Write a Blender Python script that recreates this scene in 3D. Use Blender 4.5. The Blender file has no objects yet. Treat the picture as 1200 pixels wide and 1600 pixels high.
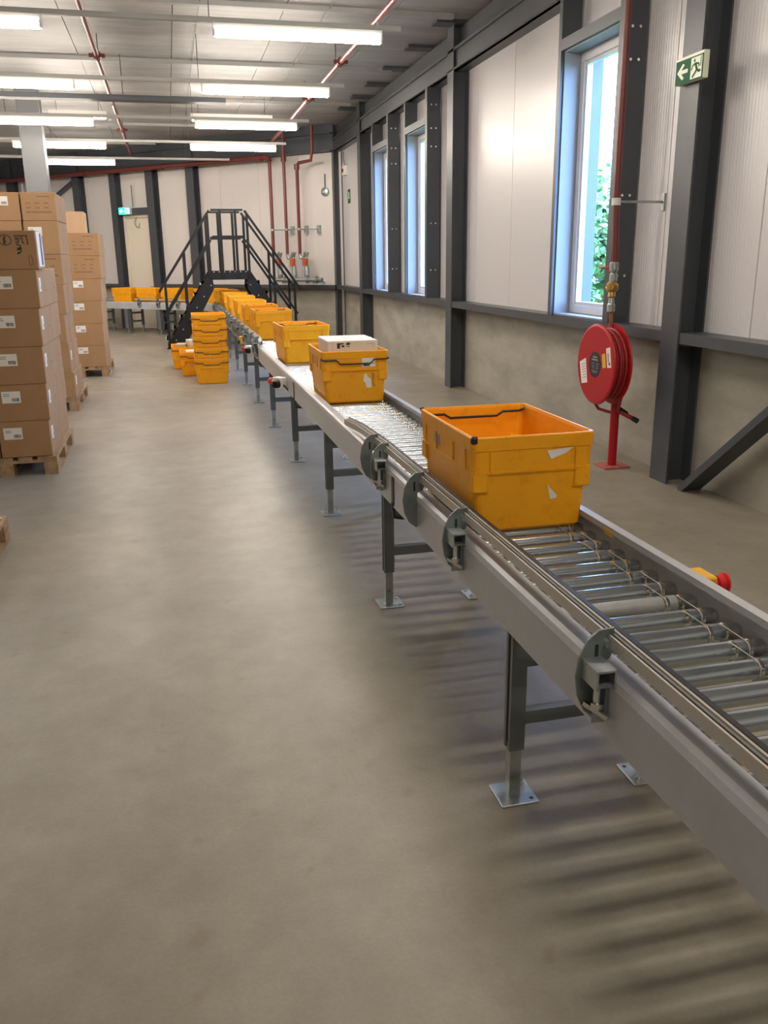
import bpy, bmesh, math, random
from mathutils import Vector, Matrix
random.seed(7)
C = bpy.context.scene.collection
SC = bpy.context.scene
PI = math.pi

# ------------------------------------------------------------------ camera
cam_d = bpy.data.cameras.new('camera'); cam = bpy.data.objects.new('camera', cam_d); C.objects.link(cam)
cam_d.sensor_fit = 'VERTICAL'; cam_d.sensor_height = 36.0; cam_d.lens = 1330.0/1600.0*36.0
cam_d.clip_start = 0.02; cam_d.clip_end = 300
def _unit(v): v = Vector(v); return v.normalized()
_f = _unit((262-600, 409-800, 1330)); _u = -_unit((658-600, 5300-800, 1330)); _u = (_u-_f*_u.dot(_f)).normalized(); _x = _f.cross(_u)
# rows are the world axes seen from the camera (x right, y down, z forward)
_cols = [Vector((_x[k], _f[k], _u[k])) for k in range(3)]
_m = Matrix((_cols[0], -_cols[1], -_cols[2])).transposed().to_4x4()
_m.translation = Vector((0, 0, 1.6)); cam.matrix_world = _m
SC.camera = cam
# ------------------------------------------------------------------ world, exposure
w = bpy.data.worlds.new('sky'); SC.world = w; w.use_nodes = True
wn = w.node_tree.nodes; bg = wn['Background']
bg.inputs['Color'].default_value = (0.32, 0.54, 1.0, 1); bg.inputs['Strength'].default_value = 32.0
SC.view_settings.view_transform = 'Standard'; SC.view_settings.look = 'None'
SC.view_settings.gamma = 1.0; SC.view_settings.use_curve_mapping = False
SC.view_settings.exposure = 0.12
TUBE = 66.0            # strength of the fluorescent diffusers
TUBE_COL = (1.0, 0.90, 0.785)
try:
    SC.cycles.use_denoising = True
    SC.cycles.sample_clamp_indirect = 16.0
except Exception: pass

# ------------------------------------------------------------------ materials
MATS = {}
def mat(name, col, rough=0.6, metal=0.0, vary=0.0, scale=4.0, bump=0.0, bscale=60.0, col2=None, spec=0.5, stretch=None, emit=None, estr=0.0, rvary=0.0, detail=4.0):
    m = bpy.data.materials.new(name); m.use_nodes = True; MATS[name] = m
    nt = m.node_tree; n = nt.nodes; l = nt.links; p = n['Principled BSDF']
    p.inputs['Base Color'].default_value = (*col, 1); p.inputs['Roughness'].default_value = rough
    p.inputs['Metallic'].default_value = metal; p.inputs['Specular IOR Level'].default_value = spec
    if emit: p.inputs['Emission Color'].default_value = (*emit, 1); p.inputs['Emission Strength'].default_value = estr
    if vary or bump or col2 or rvary:
        tc = n.new('ShaderNodeTexCoord'); mp = n.new('ShaderNodeMapping'); l.new(tc.outputs['Object'], mp.inputs['Vector'])
        if stretch: mp.inputs['Scale'].default_value = stretch
    if vary or col2 or rvary:
        nz = n.new('ShaderNodeTexNoise'); nz.inputs['Scale'].default_value = scale; nz.inputs['Detail'].default_value = detail
        nz.inputs['Roughness'].default_value = 0.62
        l.new(mp.outputs['Vector'], nz.inputs['Vector'])
    if vary or col2:
        r = n.new('ShaderNodeValToRGB'); e = r.color_ramp.elements
        e[0].position = 0.34; e[1].position = 0.68
        c2 = col2 or tuple(min(1, c*(1+vary)) for c in col); c1 = tuple(c*(1-vary) for c in col)
        e[0].color = (*c1, 1); e[1].color = (*c2, 1)
        l.new(nz.outputs['Fac'], r.inputs['Fac']); l.new(r.outputs['Color'], p.inputs['Base Color'])
    if rvary:
        mr = n.new('ShaderNodeMapRange'); mr.inputs['To Min'].default_value = max(0.02, rough-rvary); mr.inputs['To Max'].default_value = min(1, rough+rvary)
        mr.inputs['From Min'].default_value = 0.3; mr.inputs['From Max'].default_value = 0.7
        l.new(nz.outputs['Fac'], mr.inputs['Value']); l.new(mr.outputs['Result'], p.inputs['Roughness'])
    if bump:
        bz = n.new('ShaderNodeTexNoise'); bz.inputs['Scale'].default_value = bscale; bz.inputs['Detail'].default_value = 3
        l.new(mp.outputs['Vector'], bz.inputs['Vector'])
        b = n.new('ShaderNodeBump'); b.inputs['Strength'].default_value = bump; b.inputs['Distance'].default_value = 0.004
        l.new(bz.outputs['Fac'], b.inputs['Height']); l.new(b.outputs['Normal'], p.inputs['Normal'])
    return m

# concrete floor: broad cloudy tone, fine grain, trowel streaks, dirt specks
def floor_material():
    m = mat('concrete_floor', (0.40, 0.37, 0.32), 0.42, spec=0.3); nt = m.node_tree; n = nt.nodes; l = nt.links; p = n['Principled BSDF']
    tc = n.new('ShaderNodeTexCoord')
    def noise(sc, det, st=(1, 1, 1), rg=0.6):
        mp = n.new('ShaderNodeMapping'); mp.inputs['Scale'].default_value = st; l.new(tc.outputs['Object'], mp.inputs['Vector'])
        z = n.new('ShaderNodeTexNoise'); z.inputs['Scale'].default_value = sc; z.inputs['Detail'].default_value = det; z.inputs['Roughness'].default_value = rg
        l.new(mp.outputs['Vector'], z.inputs['Vector']); return z.outputs['Fac']
    def ramp(fac, stops):
        r = n.new('ShaderNodeValToRGB'); e = r.color_ramp.elements
        e[0].position, e[0].color = stops[0][0], (*stops[0][1], 1); e[1].position, e[1].color = stops[1][0], (*stops[1][1], 1)
        l.new(fac, r.inputs['Fac']); return r.outputs['Color']
    def mul(a, b, f):
        x = n.new('ShaderNodeMix'); x.data_type = 'RGBA'; x.blend_type = 'MULTIPLY'; x.inputs[0].default_value = f
        l.new(a, x.inputs[6]); l.new(b, x.inputs[7]); return x.outputs[2]
    big = ramp(noise(0.9, 6, (1, .6, 1)), [(0.3, (0.270, 0.240, 0.186)), (0.72, (0.392, 0.355, 0.288))])
    mid = ramp(noise(5, 5, (1, 1, 1), .7), [(0.35, (0.86, 0.85, 0.83)), (0.65, (1, 1, 1))])
    fine = ramp(noise(90, 3), [(0.3, (0.9, 0.9, 0.9)), (0.7, (1, 1, 1))])
    spot = ramp(noise(11, 1, (1, 1, 1), .4), [(0.22, (0.85, 0.80, 0.74)), (0.32, (1, 1, 1))])
    c = mul(mul(mul(big, mid, 1), fine, 1), spot, .6)
    l.new(c, p.inputs['Base Color'])
    mr = n.new('ShaderNodeMapRange'); mr.inputs['To Min'].default_value = .30; mr.inputs['To Max'].default_value = .52
    l.new(noise(2.2, 5), mr.inputs['Value']); l.new(mr.outputs['Result'], p.inputs['Roughness'])
    b = n.new('ShaderNodeBump'); b.inputs['Strength'].default_value = .12; b.inputs['Distance'].default_value = .003
    l.new(noise(45, 4), b.inputs['Height']); l.new(b.outputs['Normal'], p.inputs['Normal'])
    return m
M_FLOOR = floor_material()
# white sandwich panels with fine vertical micro-ribs; `axis` is the direction along the wall in object space
def rib_panel(name, axis, col):
    m = mat(name, col, 0.30, spec=0.55); n = m.node_tree.nodes; l = m.node_tree.links; p = n['Principled BSDF']
    tc = n.new('ShaderNodeTexCoord'); wv = n.new('ShaderNodeTexWave'); wv.wave_type = 'BANDS'; wv.bands_direction = axis
    wv.inputs['Scale'].default_value = 0.314/0.033; wv.inputs['Distortion'].default_value = 0
    l.new(tc.outputs['Object'], wv.inputs['Vector'])
    b = n.new('ShaderNodeBump'); b.inputs['Strength'].default_value = 0.45; b.inputs['Distance'].default_value = 0.002
    l.new(wv.outputs['Fac'], b.inputs['Height']); l.new(b.outputs['Normal'], p.inputs['Normal'])
    return m
M_PANEL = rib_panel('white_panel', 'Y', (0.68, 0.66, 0.665))
M_PANELF = rib_panel('white_panel_far', 'X', (0.70, 0.66, 0.63))
M_CONC = mat('precast_concrete', (0.37, 0.345, 0.285), 0.85, vary=0.16, scale=1.6, bump=.25, bscale=30, stretch=(1, 1, 2.5))
M_STEEL = mat('anthracite_steel', (0.060, 0.068, 0.078), 0.42, spec=.5, vary=.08, scale=3)
M_CEIL = mat('roof_liner', (0.325, 0.318, 0.31), 0.55, vary=0.16, scale=1.8, bump=.5, bscale=9, stretch=(.5, 3, 1))
M_PURLIN = mat('purlin_wrap', (0.31, 0.305, 0.295), 0.55, vary=.1, scale=2)
M_GALV = mat('galvanised_steel', (0.42, 0.46, 0.46), 0.36, metal=.75, vary=.18, scale=18, rvary=.1)
M_ZINC = mat('zinc_roller', (0.50, 0.55, 0.58), 0.20, metal=.92, vary=.06, scale=5, rvary=.03, stretch=(1, 3, 3))
M_ZINCB = mat('bright_zinc', (0.72, 0.74, 0.72), 0.16, metal=1.0)
M_DRUM = mat('grey_motor_roller', (0.36, 0.36, 0.34), 0.42, metal=.5, vary=.08, scale=20)
M_RAIL = mat('rail_grey_paint', (0.46, 0.465, 0.475), 0.34, metal=.0, vary=.07, scale=6, rvary=.06)
M_LEG = mat('leg_dark_grey', (0.145, 0.16, 0.168), 0.45, metal=.2, vary=.1, scale=5)
M_BLACK = mat('black_plastic', (0.012, 0.012, 0.013), 0.4)
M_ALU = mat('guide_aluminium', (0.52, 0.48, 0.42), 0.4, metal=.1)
M_ALUD = mat('guide_aluminium_shaded', (0.17, 0.165, 0.155), 0.45, metal=.1)  # darker copy of the guide aluminium, shade put into the colour
M_ORING = mat('orange_bearing', (0.55, 0.10, 0.02), 0.5)
M_BELT = mat('clear_drive_belt', (0.50, 0.48, 0.40), 0.3)
M_PLATE = mat('zinc_plate', (0.20, 0.235, 0.235), 0.42, metal=.6, vary=.2, scale=14)
M_CRATE = mat('yellow_crate', (0.90, 0.375, 0.006), 0.42, spec=.35, vary=0.0, col2=(0.93, 0.41, 0.008), scale=5, rvary=.08)
def crate_dirt():
    m = M_CRATE; n = m.node_tree.nodes; l = m.node_tree.links; p = n['Principled BSDF']
    src = p.inputs['Base Color'].links[0].from_socket
    tc = n.new('ShaderNodeTexCoord'); z = n.new('ShaderNodeTexNoise'); z.inputs['Scale'].default_value = 16; z.inputs['Detail'].default_value = 6; z.inputs['Roughness'].default_value = .7
    l.new(tc.outputs['Object'], z.inputs['Vector'])
    r = n.new('ShaderNodeValToRGB'); e = r.color_ramp.elements; e[0].position = .30; e[0].color = (.62, .55, .6, 1); e[1].position = .47; e[1].color = (1, 1, 1, 1)
    l.new(z.outputs['Fac'], r.inputs['Fac'])
    x = n.new('ShaderNodeMix'); x.data_type = 'RGBA'; x.blend_type = 'MULTIPLY'; x.inputs[0].default_value = .38
    l.new(src, x.inputs[6]); l.new(r.outputs['Color'], x.inputs[7]); l.new(x.outputs[2], p.inputs['Base Color'])
crate_dirt()
M_CRATED = mat('yellow_crate_rib', (0.62, 0.25, 0.012), 0.5)
M_CARD = mat('cardboard', (0.37, 0.212, 0.098), 0.75, vary=.06, scale=3, bump=.1, bscale=25)
M_CARD2 = mat('pale_cardboard', (0.52, 0.34, 0.19), 0.75, vary=.05, scale=3)
M_WOOD = mat('pallet_wood', (0.36, 0.235, 0.125), 0.8, vary=.3, scale=6, bump=.4, bscale=40, stretch=(3, .6, 3))
M_PAPER = mat('white_paper', (0.80, 0.77, 0.70), 0.6)
M_INK = mat('black_ink', (0.03, 0.03, 0.03), 0.6)
M_FAINT = mat('faint_print', (0.16, 0.10, 0.055), 0.7)
M_GINK = mat('grey_ink', (0.30, 0.29, 0.27), 0.6)
M_BLUE = mat('blue_tape', (0.045, 0.06, 0.24), 0.5)
M_FILM = mat('stretch_film', (0.62, 0.58, 0.55), 0.2)
M_RED = mat('red_enamel', (0.42, 0.010, 0.014), 0.42, spec=.3)
M_REDPIPE = mat('red_pipe', (0.16, 0.034, 0.027), 0.42)
M_REDHOSE = mat('red_hose', (0.30, 0.016, 0.018), 0.5)
M_REDDUST = mat('dusty_red', (0.42, 0.12, 0.09), 0.7, vary=.2, scale=20)
M_REDBTN = mat('red_button', (0.62, 0.015, 0.02), 0.35)
M_YEL = mat('yellow_plastic', (0.80, 0.44, 0.02), 0.4)
M_WHITE = mat('white_plastic', (0.74, 0.72, 0.68), 0.4)
M_BRASS = mat('brass', (0.62, 0.42, 0.13), 0.32, metal=.9)
M_COPPER = mat('copper', (0.50, 0.22, 0.10), 0.4, metal=.8)
M_GREEN = mat('sign_green', (0.006, 0.12, 0.045), 0.5, spec=.1)
M_SIGNW = mat('sign_white', (0.75, 0.80, 0.62), 0.4)
M_GLOW = mat('glowing_sign', (0.02, 0.4, 0.35), 0.4, emit=(0.05, 0.75, 0.62), estr=1.2)
M_GLOWW = mat('glowing_sign_white', (0.6, 0.9, 0.85), 0.4, emit=(0.6, 1.0, 0.95), estr=1.5)
M_TUBE = mat('lit_diffuser', (0.9, 0.9, 0.9), 0.4, emit=TUBE_COL, estr=TUBE)
M_HOUSE = mat('lamp_housing', (0.70, 0.68, 0.64), 0.4)
M_TRUNK = mat('trunking_white', (0.45, 0.44, 0.42), 0.4)
M_STAIR = mat('black_stair_steel', (0.011, 0.012, 0.014), 0.45, spec=.3)
M_NOSE = mat('stair_nosing', (0.66, 0.64, 0.58), 0.45, metal=.3)
M_DOOR = mat('cream_door', (0.78, 0.70, 0.58), 0.4)
M_GREYCOL = mat('pale_grey_column', (0.14, 0.145, 0.15), 0.45)
M_FRAMEW = mat('white_window_frame', (0.62, 0.62, 0.62), 0.35)
M_REVEAL = mat('reveal_lining', (0.26, 0.27, 0.29), 0.5)
M_LEAF = mat('tree_leaf', (0.10, 0.20, 0.055), 0.5, vary=.45, scale=3)
M_BARK = mat('tree_bark', (0.10, 0.075, 0.05), 0.9)
M_GRASS = mat('grass_ground', (0.09, 0.15, 0.05), 0.9, vary=.3, scale=2)
M_WBOX = mat('white_carton', (0.74, 0.70, 0.62), 0.55)
M_TAN = mat('tan_carton', (0.55, 0.40, 0.25), 0.6)
def glass_material():
    m = bpy.data.materials.new('window_glass'); m.use_nodes = True; n = m.node_tree.nodes; l = m.node_tree.links; n.clear()
    o = n.new('ShaderNodeOutputMaterial'); mx = n.new('ShaderNodeMixShader'); t = n.new('ShaderNodeBsdfTransparent'); g = n.new('ShaderNodeBsdfGlossy'); fr = n.new('ShaderNodeLayerWeight'); pw = n.new('ShaderNodeMath'); pw.operation = 'POWER'; pw.inputs[1].default_value = 4.5; ml = n.new('ShaderNodeMath'); ml.operation = 'MULTIPLY_ADD'; ml.inputs[1].default_value = .55; ml.inputs[2].default_value = .03
    t.inputs['Color'].default_value = (.93, .96, .97, 1); g.inputs['Roughness'].default_value = .02; fr.inputs['Blend'].default_value = .5
    l.new(fr.outputs['Facing'], pw.inputs[0]); l.new(pw.outputs[0], ml.inputs[0]); l.new(ml.outputs[0], mx.inputs[0]); l.new(t.outputs[0], mx.inputs[1]); l.new(g.outputs[0], mx.inputs[2]); l.new(mx.outputs[0], o.inputs['Surface'])
    return m
M_GLASS = glass_material()

# ------------------------------------------------------------------ mesh helpers
class MB:
    def __init__(s): s.v = []; s.f = []; s.m = []; s.s = []; s.mats = []
    def mi(s, m):
        if m not in s.mats: s.mats.append(m)
        return s.mats.index(m)
    def add(s, vs, fs, m, smooth=False):
        o = len(s.v); k = s.mi(m); s.v += [tuple(v) for v in vs]
        for f in fs: s.f.append(tuple(i+o for i in f)); s.m.append(k); s.s.append(smooth)
        return s
    def box(s, x0, x1, y0, y1, z0, z1, m, ch=0.0):
        if x1 < x0: x0, x1 = x1, x0
        if y1 < y0: y0, y1 = y1, y0
        if z1 < z0: z0, z1 = z1, z0
        if ch <= 0:
            vs = [(x, y, z) for z in (z0, z1) for y in (y0, y1) for x in (x0, x1)]
            return s.add(vs, [(0, 2, 3, 1), (4, 5, 7, 6), (0, 1, 5, 4), (2, 6, 7, 3), (0, 4, 6, 2), (1, 3, 7, 5)], m)
        bm = bmesh.new(); bmesh.ops.create_cube(bm, size=1)
        for v in bm.verts: v.co = Vector(((x0+x1)/2+v.co.x*(x1-x0), (y0+y1)/2+v.co.y*(y1-y0), (z0+z1)/2+v.co.z*(z1-z0)))
        bmesh.ops.bevel(bm, geom=bm.edges[:], offset=ch, segments=1, affect='EDGES')
        bm.verts.index_update(); s.add([v.co[:] for v in bm.verts], [[v.index for v in f.verts] for f in bm.faces], m); bm.free(); return s
    def obox(s, p0, p1, wdt, hgt, m, up=(0, 0, 1)):
        p0, p1 = Vector(p0), Vector(p1); d = (p1-p0).normalized(); sd = d.cross(Vector(up))
        if sd.length < 1e-4: sd = d.cross(Vector((0, 1, 0)))
        sd.normalize(); u = sd.cross(d); vs = []
        for p in (p0, p1):
            for a, b in ((-1, -1), (1, -1), (1, 1), (-1, 1)): vs.append(p+sd*a*wdt/2+u*b*hgt/2)
        return s.add(vs, [(0, 1, 2, 3)[::-1], (4, 5, 6, 7), (0, 1, 5, 4), (1, 2, 6, 5), (2, 3, 7, 6), (3, 0, 4, 7)], m)
    def prism(s, poly, a, b, m, axis='y', smooth=False):
        n = len(poly)
        def P(u, v, t): return {'y': (u, t, v), 'x': (t, u, v), 'z': (u, v, t)}[axis]
        vs = [P(u, v, a) for u, v in poly]+[P(u, v, b) for u, v in poly]
        fs = [tuple(range(n))[::-1], tuple(range(n, 2*n))]+[(i, (i+1) % n, n+(i+1) % n, n+i) for i in range(n)]
        return s.add(vs, fs, m, smooth)
    def tube(s, pts, r, m, n=8, caps=True, closed=False):
        pts = [Vector(p) for p in pts]; N = len(pts); vs = []; fs = []; prev = None
        rr = r if isinstance(r, (list, tuple)) else [r]*N
        for i, p in enumerate(pts):
            if closed: d = (pts[(i+1) % N]-pts[i-1])
            else: d = (pts[min(i+1, N-1)]-pts[max(i-1, 0)])
            d.normalize()
            if prev is None:
                a = Vector((0, 0, 1)) if abs(d.z) < .9 else Vector((1, 0, 0)); u = d.cross(a).normalized()
            else:
                u = prev-d*prev.dot(d); u.normalize()
            prev = u; v = d.cross(u)
            for k in range(n):
                t = 2*PI*k/n; vs.append(p+(u*math.cos(t)+v*math.sin(t))*rr[i])
        for i in range(N if closed else N-1):
            j = (i+1) % N
            for k in range(n): fs.append((i*n+k, i*n+(k+1) % n, j*n+(k+1) % n, j*n+k))
        o = len(s.v); s.add(vs, fs, m, True)
        if caps and not closed: s.add([vs[k] for k in range(n)], [tuple(range(n))[::-1]], m); s.add([vs[(N-1)*n+k] for k in range(n)], [tuple(range(n))], m)
        return s
    def lathe(s, prof, m, n=16, axis='x', c=(0, 0, 0), smooth=True):
        # prof: (position along axis, radius [, material])
        c = Vector(c); vs = []
        def P(t, r, k):
            a = 2*PI*k/n; u, v = r*math.cos(a), r*math.sin(a)
            return c+{'x': Vector((t, u, v)), 'y': Vector((v, t, u)), 'z': Vector((u, v, t))}[axis]
        for i in range(len(prof)-1):
            a, b = prof[i], prof[i+1]; mm = a[2] if len(a) > 2 else m
            ring = [P(a[0], a[1], k) for k in range(n)]+[P(b[0], b[1], k) for k in range(n)]
            s.add(ring, [(k, (k+1) % n, n+(k+1) % n, n+k) for k in range(n)], mm, smooth)
        for e, flip in ((prof[0], True), (prof[-1], False)):
            if e[1] > 1e-5:
                f = tuple(range(n)); mm = e[2] if len(e) > 2 else m
                s.add([P(e[0], e[1], k) for k in range(n)], [f[::-1] if flip else f], mm)
        return s
    def loft(s, loops, m, smooth=False, cap0=True, cap1=True):
        n = len(loops[0]); vs = [p for L in loops for p in L]; fs = []
        for i in range(len(loops)-1):
            for k in range(n): fs.append((i*n+k, i*n+(k+1) % n, (i+1)*n+(k+1) % n, (i+1)*n+k))
        if cap0: fs.append(tuple(range(n))[::-1])
        if cap1: fs.append(tuple(range((len(loops)-1)*n, len(loops)*n)))
        return s.add(vs, fs, m, smooth)
    def build(s, name, parent=None, off=(0, 0, 0)):
        me = bpy.data.meshes.new(name); off = Vector(off)
        me.from_pydata([tuple(Vector(v)-off) for v in s.v], [], s.f)
        for m in s.mats: me.materials.append(m)
        me.polygons.foreach_set('material_index', s.m); me.polygons.foreach_set('use_smooth', s.s); me.update()
        o = bpy.data.objects.new(name, me); C.objects.link(o)
        if parent: o.parent = parent
        return o
def bx(name, parent, x0, x1, y0, y1, z0, z1, m, off=(0, 0, 0), ch=0.0): return MB().box(x0, x1, y0, y1, z0, z1, m, ch).build(name, parent, off)
def tag(o, label=None, cat=None, group=None, kind=None):
    if label: o['label'] = label
    if cat: o['category'] = cat
    if group: o['group'] = group
    if kind: o['kind'] = kind
    return o
def thing(name, label, cat, loc=(0, 0, 0), rz=0.0, group=None):
    o = bpy.data.objects.new(name, None); C.objects.link(o); o.location = loc; o.rotation_euler = (0, 0, rz); o.empty_display_size = .1
    return tag(o, label, cat, group)
def struct(name, loc=(0, 0, 0), rz=0.0):
    o = bpy.data.objects.new(name, None); C.objects.link(o); o.location = loc; o.rotation_euler = (0, 0, rz); o['kind'] = 'structure'; return o
def child(o, parent, loc=None, rz=None):
    c = o.copy(); C.objects.link(c); c.parent = parent
    if loc is not None: c.location = loc
    if rz is not None: c.rotation_euler = (0, 0, rz)
    return c
KIDS = {}
def copy_tree(src, parent=None, loc=None, rz=None, label=None):
    c = src.copy(); C.objects.link(c); c.parent = parent
    if loc is not None: c.location = loc
    if rz is not None: c.rotation_euler = (0, 0, rz)
    if label: c['label'] = label
    for k in list(src.children): copy_tree(k, c)
    return c
def rrect(hx, hy, r, z, n=3, cx=0, cy=0):
    pts = []
    for qx, qy, a0 in ((1, 1, 0), (-1, 1, 90), (-1, -1, 180), (1, -1, 270)):
        for i in range(n+1):
            a = math.radians(a0+90*i/n); pts.append((cx+qx*(hx-r)+r*math.cos(a), cy+qy*(hy-r)+r*math.sin(a), z))
    return pts

# ================================================================== SETTING
CEIL = 4.2; XW = 3.6; CY = 18.3          # ceiling height, right wall, corner with the far wall
tag(bx('floor', None, -8, 3.9, -18, 31, -.2, 0, M_FLOOR), kind='structure')
# ceiling: liner sheets running lengthwise, purlins across
ceil = struct('ceiling')
xs = [-8+1.18*i for i in range(11)]
for i in range(10):
    bx('liner_sheet', ceil, xs[i]+.004, xs[i+1]-.004, -18, 31, CEIL, CEIL+.05, M_CEIL)
bx('roof_deck', ceil, -8, 3.9, -18, 31, CEIL+.05, CEIL+.12, M_PURLIN)
pur = None
for k in range(-9, 7):
    y = 10.15+2.85*k
    x1 = 3.3 if y < 18 else 21.5-y
    bx('purlin', ceil, -8, x1, y-.04, y+.04, CEIL-.05, CEIL, M_PURLIN)
for y in (7.9, 9.2, 10.45, 11.67, 12.94, 14.08, 15.15, 16.3):
    bx('purlin_cleat', ceil, 3.17, 3.62, y-.11, y+.11, CEIL-.035, CEIL, M_STEEL)
for x, y0, y1 in ((.53, -4, 21), (1.9, -4, 19), (-2.1, -4, 23)):
    MB().tube([(x, y0, CEIL-.02), (x, y1, CEIL-.02)], .005, M_LEG, 6).build('hanger_rod', ceil)
# ---- columns
def hcol(name, parent, x, y, z1, wid=.22, dep=.2, rz=0.0, z0=0.0):
    """H-section; local x runs from the front flange (0) back towards the wall (dep)."""
    b = MB(); t = .014; h = wid/2
    poly = [(0, -h), (t, -h), (t, -.006), (dep-t, -.006), (dep-t, -h), (dep, -h), (dep, h), (dep-t, h), (dep-t, .006), (t, .006), (t, h), (0, h)]
    b.prism(poly, z0, z1, M_STEEL, 'z')
    o = b.build(name, parent); o.location = (x, y, 0); o.rotation_euler = (0, 0, rz); return o
# ---- right wall
wr = struct('wall_right')
bx('plinth', wr, XW, XW+.2, -18, CY, 0, 1.035, M_CONC)
wins = [(6.47, 7.48), (11.6, 12.6), (13.7, 14.65)]
ZS, ZL = 1.085, 3.28
ys = [-18, -14.6, -11.2, -7.8, -4.5, -3.4, -2.3, -1.2, -.1, 1.5, 2.62, 3.74, 4.86, 5.97, 6.47, 7.48, 7.9, 9.01, 10.12, 11.2, 11.6, 12.6, 13.1, 13.7, 14.65, 15.5, 16.6, 17.6, 18.3]
for a, b in zip(ys[:-1], ys[1:]):
    if any(abs(a-w0) < .01 for w0, w1 in wins):
        bx('panel', wr, XW, XW+.12, a+.004, b-.004, ZL+.08, CEIL, M_PANEL, ch=.003)
    else:
        bx('panel', wr, XW, XW+.12, a+.004, b-.004, 1.035, CEIL, M_PANEL, ch=.003)
bx('outer_sheet', wr, XW+.12, XW+.14, -18, wins[0][0], 1.035, CEIL, M_STEEL)
for a, b in ((wins[0][1], wins[1][0]), (wins[1][1], wins[2][0]), (wins[2][1], CY)): bx('outer_sheet', wr, XW+.12, XW+.14, a, b, 1.035, CEIL, M_STEEL)
for a, b in wins: bx('outer_sheet', wr, XW+.12, XW+.14, a, b, ZL+.08, CEIL, M_STEEL)
cols = [-15.0, -9.9, -4.8, .35, 5.47, 10.55, 15.75]
for y in cols: hcol('column', wr, 3.4, y, CEIL)
hcol('column', wr, 3.42, 18.36, CEIL, .2, .18)
edges = [-4.5]+cols+[18.3]
for a, b in zip(cols[:], cols[1:]+[18.3]):
    bx('girt', wr, 3.41, XW, a+.11, b-.11, 1.01, 1.085, M_STEEL)
    bx('eave_beam', wr, 3.43, 3.47, a+.006, b-.006, 3.70, 3.93, M_STEEL)
    bx('eave_flange', wr, 3.40, 3.60, a+.006, b-.006, 3.90, 3.93, M_STEEL)
    bx('eave_flange', wr, 3.40, 3.60, a+.006, b-.006, 3.70, 3.715, M_STEEL)
    bx('eave_packer', wr, 3.5, 3.6, a+.006, b-.006, 3.94, CEIL-.04, M_STEEL)
def dots(b, pts, m=M_ZINCB, r=.011, axis='y'):
    for p in pts: b.lathe([(-.008, r), (0, r)], m, 8, axis, p)
for i, (y0, y1) in enumerate(wins):
    for s, (a, b) in (('near', (y0-.09, y0)), ('far', (y1, y1+.06))):
        q = MB()
        if s == 'near':
            q.box(3.40, 3.415, a, b, ZS, 3.70, M_STEEL); q.box(3.415, 3.58, a, a+.012, ZS, 3.70, M_STEEL); q.box(3.415, 3.58, b-.012, b, ZS, 3.70, M_STEEL)
        else: q.box(3.40, 3.58, a, b, ZS, 3.70, M_STEEL)
        o = q.build('window_post', wr)
        if s == 'near':
            q = MB(); dots(q, [(x, a, z) for z in (3.22, 3.0, 2.05, 1.45, 3.5) for x in (3.455, 3.52)]); q.build('bolt_heads', o)['kind'] = 'stuff'
    bx('lintel', wr, 3.40, 3.58, y0, y1, ZL, ZL+.09, M_STEEL)
    W = struct('window_%d' % (i+1))
    b = MB()
    for z0, z1 in ((ZS+.005, ZS+.02), (ZL-.012, ZL)): b.box(3.43, XW+.01, y0+.003, y1-.003, z0, z1, M_REVEAL)
    b.box(3.43, XW+.01, y1-.015, y1-.002, ZS+.02, ZL-.012, M_REVEAL); b.box(3.43, XW+.01, y0+.002, y0+.015, ZS+.02, ZL-.012, M_REVEAL)
    b.build('reveal_lining', W)
    b = MB(); f = .075; a0, a1, z0, z1 = y0+.016, y1-.016, ZS+.021, ZL-.013
    for q in ((a0, a1, z0, z0+f), (a0, a1, z1-f, z1), (a0, a0+f, z0+f, z1-f), (a1-f, a1, z0+f, z1-f)): b.box(XW-.02, XW+.06, *q, M_FRAMEW, .004)
    b.build('window_frame', W)
    b = MB(); g = f+.002
    for q in ((a0+g, a1-g, z0+g, z0+g+.025), (a0+g, a1-g, z1-g-.025, z1-g), (a0+g, a0+g+.025, z0+g+.025, z1-g-.025), (a1-g-.025, a1-g, z0+g+.025, z1-g-.025)): b.box(XW-.005, XW+.045, *q, M_FRAMEW)
    b.build('sash', W)
    bx('pane', W, XW+.012, XW+.018, a0+g+.02, a1-g-.02, z0+g+.02, z1-g-.02, M_GLASS)
    # outer cladding edge beyond the glass
    b = MB()
    for q in ((y0, y1, ZS-.02, ZS+.02), (y0, y1, ZL, ZL+.06), (y0-.02, y0+.01, ZS, ZL), (y1-.01, y1+.02, ZS, ZL)): b.box(XW+.061, XW+.2, *q, M_STEEL)
    b.build('outer_reveal', W)
# wall brace near the right edge
b = MB(); b.obox((3.47, 5.19, .0), (3.47, 2.55, 2.2), .05, .15, M_STEEL, up=(1, 0, 0)); b.build('diagonal_brace', wr)
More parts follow.
